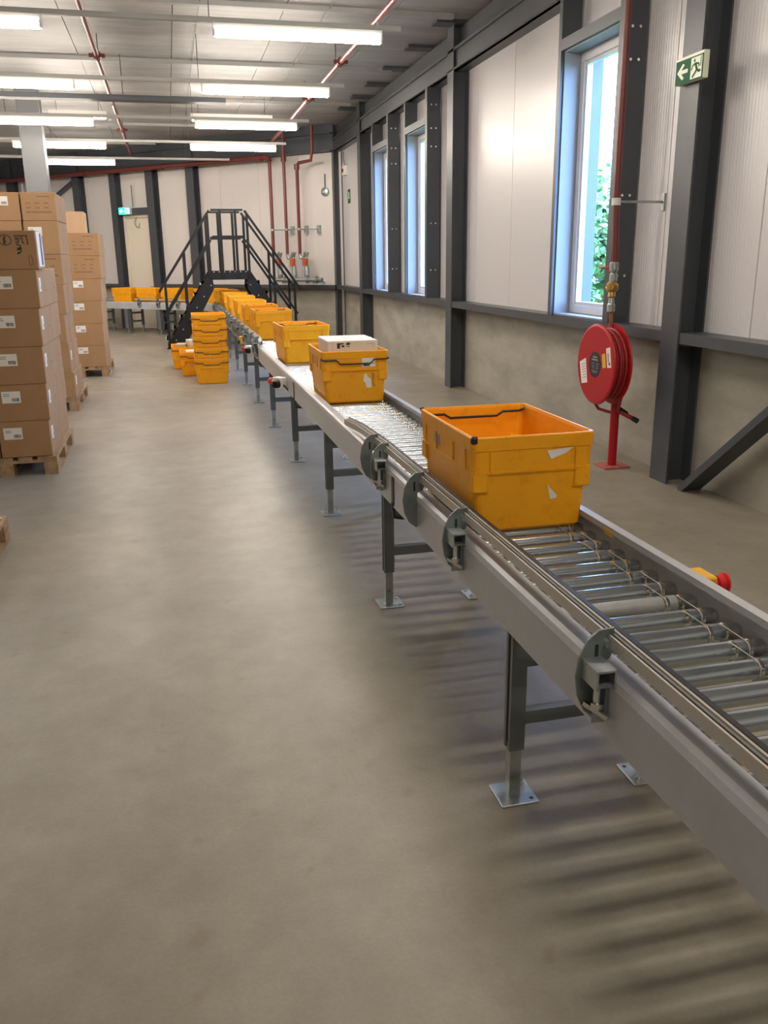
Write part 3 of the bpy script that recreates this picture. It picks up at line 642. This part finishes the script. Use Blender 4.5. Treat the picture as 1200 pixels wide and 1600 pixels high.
# far section
fcv = thing('roller_conveyor', 'grey roller conveyor along the far wall behind the stairs', 'conveyor', (CX-CR+CR*math.cos(PI/4), 18.9+CR*math.sin(PI/4), 0), PI/4)
rails(fcv, 4.9)
rm = [o for o in cv.children if o.name.startswith('roller')][0]
for k in range(49): child(rm, fcv, (0, .05+.1*k, .665)).rotation_euler = (random.uniform(0, 6), 0, 0)
for y in (.35, 1.3, 2.35, 3.35, 4.5):
    s_ = support(fcv, y)
    for q in s_.children:
        if q.name.startswith('leg') and q.location.x < 0: MB().box(-.055, .055, -.05, .05, .12, .565, M_LEG).build('leg_cover', s_).location = q.location
guide(fcv, [(GX, .3, .792), (GX, 2.05, .792)])
for y in (.7, 1.3, 1.9): bracket(fcv, y, True)
for o in SUP: bpy.data.objects.remove(o)

# ================================================================== EMERGENCY STOPS
def estop(loc, rz, label, iso):
    t = thing('emergency_stop', label, 'emergency stop', loc, rz)
    if iso:
        MB().box(-.035, .035, -.06, .04, -.05, .04, M_WHITE, .006).build('case', t)
        MB().lathe([(.04, .03), (.055, .03)], M_YEL, 12, 'y').build('yellow_collar', t)
        MB().lathe([(.055, .016), (.08, .018), (.082, .026), (.105, .026), (.11, .02)], M_REDBTN, 14, 'y').build('push_button', t)
        MB().lathe([(-.07, .03), (-.035, .035)], M_BLACK, 12, 'x', (0, -.03, -.01)).box(-.085, -.07, -.04, -.02, -.035, .015, M_BLACK).build('isolator_knob', t)
        MB().tube([(0, -.06, -.02), (.01, -.1, -.06), (.02, -.17, -.07), (.05, -.22, -.04)], .007, M_BLACK, 6).build('cable', t)
    else:
        MB().box(-.03, .02, -.045, .045, -.045, .04, M_YEL, .005).build('case', t)
        MB().lathe([(.02, .027), (.03, .027)], M_YEL, 14, 'x').build('yellow_collar', t)
        MB().lathe([(.03, .014), (.045, .016), (.047, .024), (.066, .026), (.070, .031), (.076, .031), (.08, .024)], M_REDBTN, 16, 'x').build('push_button', t)
estop((CX+HX+.035, 2.03, .68), 0, 'red mushroom emergency stop on yellow box outside the right rail', False)
estop((CX-HX-.064, 7.0, .645), .6, 'white isolator box with red stop button under the left rail, the nearer one', True)
estop((CX-HX-.064, 9.65, .66), .6, 'white isolator box with black knob under the left rail, beside the yellow crate stack', True)
t = thing('emergency_stop', 'small yellow and red stop box on the left rail, farthest of the three', 'emergency stop', (CX-HX-.045, 10.9, .66))
MB().box(-.03, .035, -.05, .05, -.05, .04, M_YEL, .005).build('case', t); MB().lathe([(.05, .02), (.08, .026), (.1, .026)], M_REDBTN, 12, 'y').build('push_button', t); MB().lathe([(-.06, .028), (-.03, .03)], M_BLACK, 12, 'x', (0, -.02, -.02)).build('isolator_knob', t)

# ================================================================== CRATES
CH = .34
def crate_shell():
    L = [(0, .186, .276), (.010, .196, .286), (.212, .2080, .3000), (.2125, .2180, .3100), (.2195, .2185, .3105), (.2205, .2160, .3080), (.292, .2180, .3100), (.2935, .2215, .3135), (.336, .2225, .3145), (.340, .2205, .3125), (.340, .2125, .3045), (.330, .2100, .3020), (.022, .1900, .2800)]
    return MB().loft([rrect(hx, hy, .022, z) for z, hx, hy in L], M_CRATE)
_shell = crate_shell().build('shell')
def corner_mesh(sx, sy):
    b = MB(); loops = [rrect(.031, .031, .012, z, 2, sx*(.2165-.031-d), sy*(.3085-.031-d)) for z, d in ((.148, .004), (.153, 0), (.214, 0))]
    return b.loft(loops, M_CRATE)
_corners = [corner_mesh(sx, sy).build('corner_block') for sx in (-1, 1) for sy in (-1, 1)]
def rib_mesh():
    b = MB()
    for sx in (-1, 1):
        for sy in (-1, 1):
            b.box(sx*.154-.003, sx*.154+.003, sy*.309-.005, sy*.309+.005, .222, .288, M_CRATE); 
            b.box(sx*.2170-.005, sx*.2170+.005, sy*.10-.003, sy*.10+.003, .222, .288, M_CRATE); b.box(sx*.2170-.005, sx*.2170+.005, sy*.235-.003, sy*.235+.003, .222, .288, M_CRATE)
    return b
_ribs = tag(rib_mesh().build('rim_ribs'), kind='stuff')
def bail(y, z, drop=.026, out=1, xw=.222):
    pts = [(-xw+.004, y+.03*(-out), z+.012), (-xw, y, z+.004), (-xw+.012, y+.004*out, z), (-.125, y+.004*out, z), (-.098, y+.004*out, z-drop), (.098, y+.004*out, z-drop), (.125, y+.004*out, z), (xw-.012, y+.004*out, z), (xw, y, z+.004), (xw-.004, y+.03*(-out), z+.012)]
    return MB().tube(pts, .0048, M_BLACK, 6)
_bf = bail(-.318, .285, out=-1).build('bail_bar'); _br = bail(.295, .312, .016, out=1, xw=.205).build('bail_bar')
CRG = 'yellow nestable crates'
def crate(loc, rz, label, front=True, rear=True, group=CRG):
    t = thing('plastic_crate', label, 'crate', loc, rz, group)
    child(_shell, t); child(_ribs, t)
    for c in _corners: child(c, t)
    if front: child(_bf, t)
    if rear: child(_br, t)
    return t
def front_mark(t, pts, m, name, side='front'):
    # a torn sticker on the face: front = local -y; body face slopes slightly
    b = MB()
    def F(x, z, d=0.0):
        y = (.3095+.0025*(z-.216)/.08 if z > .2155 else .286+(z-.01)/.204*.0145)+.0012+d
        xx = .2165+.0012 if z > .2155 else .196+(z-.01)/.204*.0125+.0012
        return (x, -y, z) if side == 'front' else (-xx-d, x, z)
    flat(b, pts, m, F); return b.build(name, t)
z0 = .690
c1 = crate((CX+.015, 2.92, z0), 0, 'empty yellow crate on the conveyor nearest the camera', front=False)
front_mark(c1, [(.045, .283), (.14, .290), (.118, .272), (.062, .252)], M_PAPER, 'torn_label'); front_mark(c1, [(.058, .168), (.066, .15), (.098, .118), (.094, .108), (.073, .106), (.066, .13)], M_PAPER, 'torn_label')
front_mark(c1, [(.055, .24), (.13, .24), (.13, .285), (.055, .285)], M_GINK, 'side_label', 'side'); 
MB().lathe([(.318, .006), (.322, .013), (.338, .013), (.344, .009)], M_BLACK, 8, 'z', (-.212, -.304, 0)).build('corner_pivot', c1)
MB().lathe([(.325, .005), (.338, .010), (.344, .008)], M_BLACK, 8, 'z', (-.214, .306, 0)).build('corner_pivot', c1)
c2 = crate((CX+.005, 5.79, z0), math.radians(-1), 'yellow crate on the conveyor holding a white carton', rear=False)
front_mark(c2, [(.045, .262), (.135, .262), (.135, .295), (.045, .295)], M_PAPER, 'address_label'); 
front_mark(c2, [(.045, .236), (.135, .236), (.135, .256), (.045, .256)], M_PAPER, 'address_label'); front_mark(c2, [(.055, .24), (.095, .24), (.095, .253), (.055, .253)], M_INK, 'label_print')
front_mark(c2, [(.06, .185), (.075, .192), (.085, .17), (.105, .155), (.11, .1), (.09, .095), (.075, .1), (.07, .13), (.055, .14)], M_PAPER, 'torn_label'); front_mark(c2, [(.11, .195), (.13, .19), (.125, .13), (.14, .1), (.118, .11), (.115, .15)], mat('dirty_glue', (.42, .2, .06), .6), 'glue_stain')
front_mark(c2, [(-.02, .232), (.05, .232), (.05, .282), (-.02, .282)], mat('peeled_label', (.55, .36, .16), .6), 'side_label', 'side'); front_mark(c2, [(.09, .24), (.15, .24), (.15, .275), (.09, .275)], MATS['peeled_label'], 'side_label', 'side')
c3 = crate((CX+.032, 8.15, z0), math.radians(1.5), 'yellow crate on the conveyor right behind the one with the white carton', front=False)
c4 = crate((CX+.045, 10.72, z0), 0, 'yellow crate on the conveyor with a red tag on its front', front=False)
front_mark(c4, [(.0, .20), (.10, .205), (.10, .222), (.0, .216)], M_REDBTN, 'red_tag')
nm = ['fifth', 'sixth', 'seventh', 'eighth']
for k, (y, dx, r) in enumerate(((12.02, .03, 0), (13.5, .03, 1), (15.15, .03, -1), (16.95, .04, 2))):
    crate((CX+dx, y, z0), math.radians(r), 'yellow crate on the conveyor, %s in line from the camera' % nm[k], front=False)
def on_arc(a): return (CX-CR+CR*math.cos(a), 18.9+CR*math.sin(a))
crate((CX+.0, 18.62, z0), 0.1, 'yellow crate entering the curve below the stair platform', front=False)
x, y = on_arc(PI/4*.92); crate((x, y, z0), PI/4*.95, 'yellow crate at the end of the curve beyond the stair platform', front=False)
def on_far(s): return (fcv.location.x-.7071*s, fcv.location.y+.7071*s)
for s, l in ((.95, 'yellow crate on the far conveyor seen between the stair rails'), (1.72, 'yellow crate on the far conveyor just left of the stairs'), (2.52, 'yellow crate on the far conveyor below the cream door, the left one')):
    x, y = on_far(s); crate((x, y, z0), PI/4, l, front=False)
o5 = ['bottom', 'second from bottom', 'middle', 'second from top', 'top']
for k in range(5):
    t = crate((.475+[0, .006, -.004, .004, 0][k], 12.11, .145*k), math.radians([0, .6, -.5, .8, -.3][k]), '%s yellow crate in the nested stack on the floor' % o5[k].capitalize(), rear=False, group='nested crates on the floor')
    if k in (3, 1): front_mark(t, [(.06, .20), (.085, .2), (.085, .225), (.06, .225)] if k == 3 else [(-.04, .235), (-.015, .235), (-.015, .255), (-.04, .255)], M_PAPER, 'label')
ca = crate((.285, 13.04, 0), 0, 'yellow crate on the floor just left of the nested stack, filled with parcels', rear=False, group='crates with parcels on the floor')
cb = crate((.17, 13.95, 0), 0, 'yellow crate on the floor behind, partly hidden, with cartons sticking out', rear=False, group='crates with parcels on the floor')
front_mark(ca, [(-.06+.03*math.cos(i*PI/4), .15+.03*math.sin(i*PI/4)) for i in range(8)], MATS['peeled_label'], 'round_label')
for o in [_shell, _ribs, _bf, _br]+_corners: bpy.data.objects.remove(o)
# cartons lying in the crates
def carton(name, loc, rz, dims, m, label, prints=()):
    t = tag(MB().box(-dims[0]/2, dims[0]/2, -dims[1]/2, dims[1]/2, 0, dims[2], m, .004).build(name), label, 'carton'); t.location = loc; t.rotation_euler = (0, 0, rz)
    for nme, pts, mm in prints:
        b = MB(); flat(b, pts, mm, lambda x, z, d=0: (x, -dims[1]/2-.0008-d, z)); b.build(nme, t)
    return t
wc = carton('white_carton', (CX+.012, 5.80, z0+.0225), math.radians(-1), (.335, .42, .375), M_WBOX, 'white printed carton sticking out of the yellow crate', [
    ('logo_print', [(-.105, .325), (-.085, .325), (-.085, .35), (-.06, .352), (-.06, .36), (-.105, .36)], M_INK), ('logo_print', [(-.075, .333), (-.055, .333), (-.055, .346), (-.075, .346)], M_INK), ('logo_print', [(-.05, .352), (-.03, .345), (-.012, .353), (-.03, .366)], M_INK), ('logo_print', [(-.045, .335), (-.02, .332), (-.02, .342), (-.045, .343)], M_GINK),
    ('line_print', [(.09, .352), (.14, .354), (.14, .352), (.09, .350)], M_GINK), ('line_print', [(.139, .33), (.141, .33), (.141, .353), (.139, .353)], M_GINK), ('edge_crease', [(-.135, .30), (-.1335, .30), (-.1335, .374), (-.135, .374)], M_GINK)])
b = MB(); b.box(-.1675, .1675, -.03, .03, .375, .3756, M_PAPER); b.build('packing_tape', wc)
carton('white_carton', (.255, 12.98, .0225), .05, (.2, .3, .325), M_WBOX, 'flat white parcel in the floor crate beside the nested stack')
carton('tan_carton', (.10, 13.93, .0225), -.15, (.15, .28, .345), M_TAN, 'tan carton in the rear floor crate, left one')
carton('white_carton', (.262, 13.95, .0225), .2, (.12, .25, .40), M_WBOX, 'tall pale carton in the rear floor crate, right one')

# ================================================================== PALLETS AND BOXES
def pallet(loc, label, rz=0.0):
    # long side along local y
    t = thing('wooden_pallet', label, 'pallet', loc, rz, 'euro pallets')
    for x, wd in ((-.3275, .145), (-.165, .1), (0, .145), (.165, .1), (.3275, .145)): bx('deck_board', t, x-wd/2, x+wd/2, -.6, .6, .122, .144, M_WOOD)
    for y in (-.5275, 0, .5275): bx('stringer_board', t, -.4, .4, y-.0725, y+.0725, .100, .122, M_WOOD)
    for y in (-.5275, 0, .5275):
        for x, wd in ((-.35, .1), (0, .145), (.35, .1)): bx('block', t, x-wd/2, x+wd/2, y-.0725, y+.0725, .022, .100, M_WOOD)
    for x, wd in ((-.35, .1), (0, .145), (.35, .1)): bx('bottom_board', t, x-wd/2, x+wd/2, -.6, .6, 0, .022, M_WOOD)
    return t
def box(x0, x1, y0, y1, z0, z1, label, front=None, side=None, prints=False, group=None, m=M_CARD, rz=0.0, sprint=True):
    w_, d_, h_ = x1-x0, y1-y0, z1-z0
    t = tag(MB().box(-w_/2, w_/2, -d_/2, d_/2, .001, h_, m, .005).build('cardboard_box'), label, 'box', group); t.location = ((x0+x1)/2, (y0+y1)/2, z0); t.rotation_euler = (0, 0, rz)
    F = lambda x, z, d=0: (x, -d_/2-.0009-d, z)
    S = lambda y, z, d=0: (w_/2+.0009+d, y, z)
    def label_at(f, cx, cz, a, hh, name):
        b = MB(); flat(b, [(cx-a, cz-hh), (cx+a, cz-hh), (cx+a, cz+hh), (cx-a, cz+hh)], M_PAPER, f); g = lambda x, z: f(x, z, .0007)
        r = random.Random(int(cx*997)+int(z0*131))
        for k in range(9): xx = cx+a*(.05+.09*k); flat(b, [(xx, cz-hh*.75), (xx+a*(.03+.04*r.random()), cz-hh*.75), (xx+a*(.03+.04*r.random()), cz-hh*.15), (xx, cz-hh*.15)], M_INK, g)
        for k in range(2): zz = cz+hh*(.45-.3*k); flat(b, [(cx-a*.8, zz), (cx-a*.8+a*(.5+.3*r.random()), zz), (cx-a*.8+a*.6, zz+hh*.14), (cx-a*.8, zz+hh*.14)], M_GINK, g)
        b.build(name, t)
    if front is not None: label_at(F, front[0], front[1], .068, .045, 'shipping_label')
    if side is not None: label_at(S, side[0], side[1], .05, .05, 'side_label')
    if prints:
        b = MB(); r = random.Random(int(x0*100)+int(z1*100))
        for row, zz in enumerate((.60, .44)):
            for k in range(3):
                xx = -w_*.36+w_*.26*k
                for q in range(3): flat(b, [(xx+.016*q, h_*zz), (xx+.016*q+.010, h_*zz), (xx+.016*q+.009, h_*(zz+.05)), (xx+.016*q, h_*(zz+.05))], M_FAINT, F)
        for q in range(14): flat(b, [(-w_*.36+.018*q, h_*.28), (-w_*.36+.018*q+.012, h_*.28), (-w_*.36+.018*q+.011, h_*.34), (-w_*.36+.018*q, h_*.34)], M_FAINT, F)
        flat(b, [(-w_*.02, h_*.84), (w_*.34, h_*.84), (w_*.34, h_*.87), (-w_*.02, h_*.87)], M_FAINT, F)
        b.build('faint_print', t)['kind'] = 'stuff'
    if sprint:
        b = MB()
        for q in range(3): flat(b, [(d_*.22+.02*q, h_*.42), (d_*.22+.02*q+.014, h_*.42), (d_*.22+.02*q+.013, h_*.48), (d_*.22+.02*q, h_*.47)], M_FAINT, S)
        b.build('side_print', t)['kind'] = 'stuff'
    # flap joint across the top
    MB().box(-w_/2+.004, w_/2-.004, -.002, .002, h_, h_+.0006, M_FAINT).build('flap_seam', t)
    return t
LAY = ['bottom layer', 'second layer', 'third layer', 'fourth layer', 'fifth layer']
pallet((-1.37, 7.58, 0), 'wooden pallet under the nearest box stack')
zz = .145; XR = -.985; lh = .2825
G1 = 'boxes of the nearest stack'
for k in range(5):
    dx = [-.012, 0, .006, .016, .03][k]; split = 7.535 if k in (2, 4) else 7.60
    g = .010 if k in (2, 4) else .002
    cx0 = XR-.375+dx
    box(cx0, XR+dx, 7.0, split-g, zz, zz+lh, 'labelled box at the front right of the nearest stack, %s' % LAY[k], front=([-.085, -.075, -.07, -.06, -.055][k]+.0, .19), side=(-(split-7.0)/2+.12, .17), group=G1)
    box(XR-.375+dx, XR+dx-(.008 if k in (2, 4) else 0), split+g, 8.17, zz, zz+lh, 'plain box behind the front one in the nearest stack, %s' % LAY[k], group=G1)
    box(cx0-.39, cx0-.012, 7.01, 7.6, zz, zz+lh, 'box at the cut-off left of the nearest stack, %s' % LAY[k], front=(-.07, .19), group=G1, sprint=False)
    zz += lh
tb = box(-1.36, -.932, 7.0, 7.36, zz, zz+.275, 'box with handwriting and a circled mark, alone on top of the nearest stack', group=G1, sprint=False)
def hw(px, py): return (-.214+(.428)*(px+437)/1297.0, .275*(1-(py-165)/895.0))
b = MB(); F = lambda x, z, d=0: (x, -.18-.0010-d, z)
for pts in ([(410, 285), (690, 285)], [(570, 300), (580, 450), (610, 455)], [(670, 300), (690, 470), (660, 480)], [(420, 330), (550, 350)], [(430, 370), (505, 380), (500, 430), (430, 440)], [(440, 480), (510, 490), (530, 560), (460, 570), (560, 580)], [(440, 600), (520, 600), (530, 660), (450, 670)], [(440, 700), (500, 680)],
            [(195, 290), (235, 310), (200, 360), (235, 400), (205, 440), (225, 480)], [(190, 330), (190, 470)]): stroke(b, [hw(*p) for p in pts], .0075, M_INK, F)
for cx, cy, rx, ry in ((222, 380, 125, 120), (710, 855, 40, 120)):
    pts = [hw(cx+rx*math.cos(k*PI/10), cy+ry*math.sin(k*PI/10)) for k in range(21)]; stroke(b, pts, .005, M_INK if rx > 100 else M_FAINT, F)
b.build('handwriting', tb)['kind'] = 'stuff'
S = lambda y, z, d=0: (.214+.0010+d, y, z)
b = MB(); flat(b, [(-.14, .02), (.14, .02), (.14, .27), (-.14, .27)], M_PAPER, S); b.build('white_side_label', tb)
b = MB(); flat(b, [(.0, .03), (.09, .03), (.10, .26), (.01, .26)], M_BLUE, lambda y, z: S(y, z, .0008)); b.build('blue_tape_strip', tb)
# second stack
pallet((-1.50, 10.68, 0), 'wooden pallet under the tall middle box stack')
G2 = 'boxes of the tall middle stack'
zs = [.145, .43, .745, 1.06, 1.375, 1.69, 2.03, 2.315]; L7 = ['bottom', 'second', 'third', 'fourth', 'fifth', 'sixth', 'top']
for k in range(7):
    dx = [0, -.02, -.03, -.005, .005, .008, .012][k]; sp = [10.52, 10.5, 10.5, 10.5, 10.62, 10.6, 10.6][k]; gp = .014 if k in (1, 2, 3) else .003
    box(-1.46+dx, -1.115+dx, 10.1, sp-gp, zs[k], zs[k+1], 'box at the front right of the tall middle stack, %s layer' % L7[k], prints=k in (4, 6), side=(-.05, .18) if k in (0, 1) else None, group=G2, front=(-.06, .235) if k == 5 else None)
    box(-1.46+dx, -1.115+dx, sp+gp, 10.98, zs[k], zs[k+1], 'box at the rear right of the tall middle stack, %s layer' % L7[k], group=G2)
    box(-1.83+dx, -1.475+dx, 10.1, 10.6, zs[k], zs[k+1], 'box at the left of the tall middle stack, %s layer' % L7[k], front=(.0, .2) if k == 6 else None, group=G2, sprint=False)
# third stack
pallet((-1.36, 13.72, 0), 'wooden pallet under the farthest box stack')
G3 = 'boxes of the farthest stack'
zs = [.145, .45, .76, 1.07, 1.38, 1.69, 2.0]; L6 = ['bottom', 'second', 'third', 'fourth', 'fifth', 'sixth']
for k in range(6):
    dx = [-.03, -.03, -.02, 0, .02, .03][k]
    box(-1.36+dx, -.95+dx, 13.13, 13.62, zs[k], zs[k+1], 'box at the front right of the farthest stack, %s layer' % L6[k], prints=k > 3, front=(-.10, .24) if k < 4 else None, group=G3, sprint=False)
    box(-1.35+dx, -.95+dx, 13.63, 14.12, zs[k], zs[k+1], 'box at the rear right of the farthest stack, %s layer' % L6[k], group=G3, sprint=False)
box(-1.42, -1.10, 13.3, 13.75, 2.0, 2.29, 'pale orange box alone on top of the farthest stack', group=G3, m=M_CARD2, sprint=False)
# film wrapped round the base of the farthest stack
b = MB()
for k in range(9): a = .11+.05*k; b.add([(0, .02*k, a), (.02+.006*(k % 2), .02*k+.05, a+.02), (.012, .02*k+.05, a+.07), (-.003, .02*k, a+.06)], [(0, 1, 2, 3)], M_FILM)
t = tag(MB().tube([(0, 0, .004), (.05, -.1, .004), (.12, -.13, .004), (.16, -.2, .004)], .004, M_FILM, 5).tube([(0, .0, .13), (.02, -.01, .08), (.01, -.02, .03), (0, 0, .004)], .004, M_FILM, 5).build('stretch_film'), 'strand of clear stretch film trailing from the farthest pallet', 'plastic film'); t.location = (-.94, 13.1, 0)
# pallet at the left frame edge
pallet((-1.46, 4.72, 0), 'empty wooden pallet corner at the left edge of the photo')
t = tag(MB().add([(0, 0, 0), (.05, .02, .012), (.09, -.03, .004), (.06, -.08, .016), (.01, -.06, .003), (.03, -.03, .03)], [(0, 1, 5), (1, 2, 5), (2, 3, 5), (3, 4, 5), (4, 0, 5)], M_FILM).build('stretch_film'), 'crumpled scrap of clear film on the near empty pallet', 'plastic film'); t.location = (-1.16, 5.27, .146)
t = thing('white_pipe', 'white vertical pipe on the far wall above the boxes', 'pipe', **FR); MB().tube([(10.0, .1, 1.2), (10.0, .1, 3.6)], .035, M_WHITE, 10).build('pipe', t)

# ================================================================== CROSSOVER STAIRS
ST = thing('crossover_stairs', 'black steel crossover stairs with handrails bridging the conveyor', 'stairs', (1.135, 17.0, 0))
SW = .75; PX = .345; PZ = 1.40; FX = 1.235
def rail_tube(p, q): return MB().obox(p, q, .035, .035, M_STAIR)
bx('platform', ST, -PX, PX, 0, SW, PZ-.05, PZ, M_STAIR)
b = MB()
for y in (0, SW): b.box(-PX, PX, y-.01, y+.01, PZ-.14, PZ+.02, M_STAIR)
b.build('platform_edge', ST)
for i in range(7): bx('bolt', ST, -.3+.1*i-.008, -.3+.1*i+.008, -.018, -.01, PZ-.005, PZ+.015, M_NOSE)
for sx in (-1, 1):
    for y in (.0, SW):
        poly = [(sx*PX, PZ+.0), (sx*(PX+.05), PZ+.0), (sx*FX, .10), (sx*(FX+.03), 0), (sx*(FX-.28), 0), (sx*(PX-.03), PZ-.30)]
        if sx > 0: poly = poly[::-1]
        o = MB().prism(poly, y-.01, y+.01, M_STAIR, 'y').build('stringer', ST)
    for k in range(6):
        z = PZ-.2*(k+1)+.0; x = PX+(FX-PX)*(k+.75)/6.2
        o = MB().box(sx*(x-.11), sx*(x+.10), .012, SW-.012, z-.03, z, M_STAIR).build('tread', ST)
        bx('nosing', o, sx*(x+.10), sx*(x+.112), .012, SW-.012, z-.035, z+.002, M_NOSE)
        MB().add([(sx*(x+.09), -.012, z-.03), (sx*(x+.03), -.012, z+.03), (sx*(x+.10), -.012, z+.05)], [(0, 1, 2), (2, 1, 0)], M_NOSE).box(sx*(x-.08)-.008, sx*(x-.08)+.008, -.02, -.01, z-.05, z-.03, M_NOSE).build('tread_bracket', o)
    for y in (-.03, SW+.03):
        top = [(sx*(PX-.02), y, 2.50), (sx*(FX+.10), y, 1.05)]
        MB().obox(top[0], top[1], .042, .042, M_STAIR).build('handrail', ST)
        MB().obox((sx*(PX-.02), y, 1.98), (sx*(FX+.02), y, .60), .042, .042, M_STAIR).build('mid_rail', ST)
        sl = (2.50-1.05)/(FX+.10-PX+.02)
        for x, zb in ((FX-.02, .02), (.83, .52), (PX+.02, PZ-.1)):
            zt = 2.50-sl*(x-(PX-.02)); MB().obox((sx*x, y, zb), (sx*x, y, zt-.01), .046, .046, M_STAIR).build('rail_post', ST)
        if y < 0: MB().box(sx*(FX+.04), sx*(FX-.20), y-.02, 0, 0, .012, M_STAIR).build('foot', ST)
for y in (-.03, SW+.03):
    for z, h in ((2.51, .036), (2.03, .055)): MB().obox((-PX+.05, y, z), (PX-.05, y, z), .036, h, M_STAIR).build('platform_rail', ST)
    for x in (-.13, .15): MB().obox((x, y, PZ-.1), (x, y, 2.50), .045, .045, M_STAIR).build('rail_post', ST)
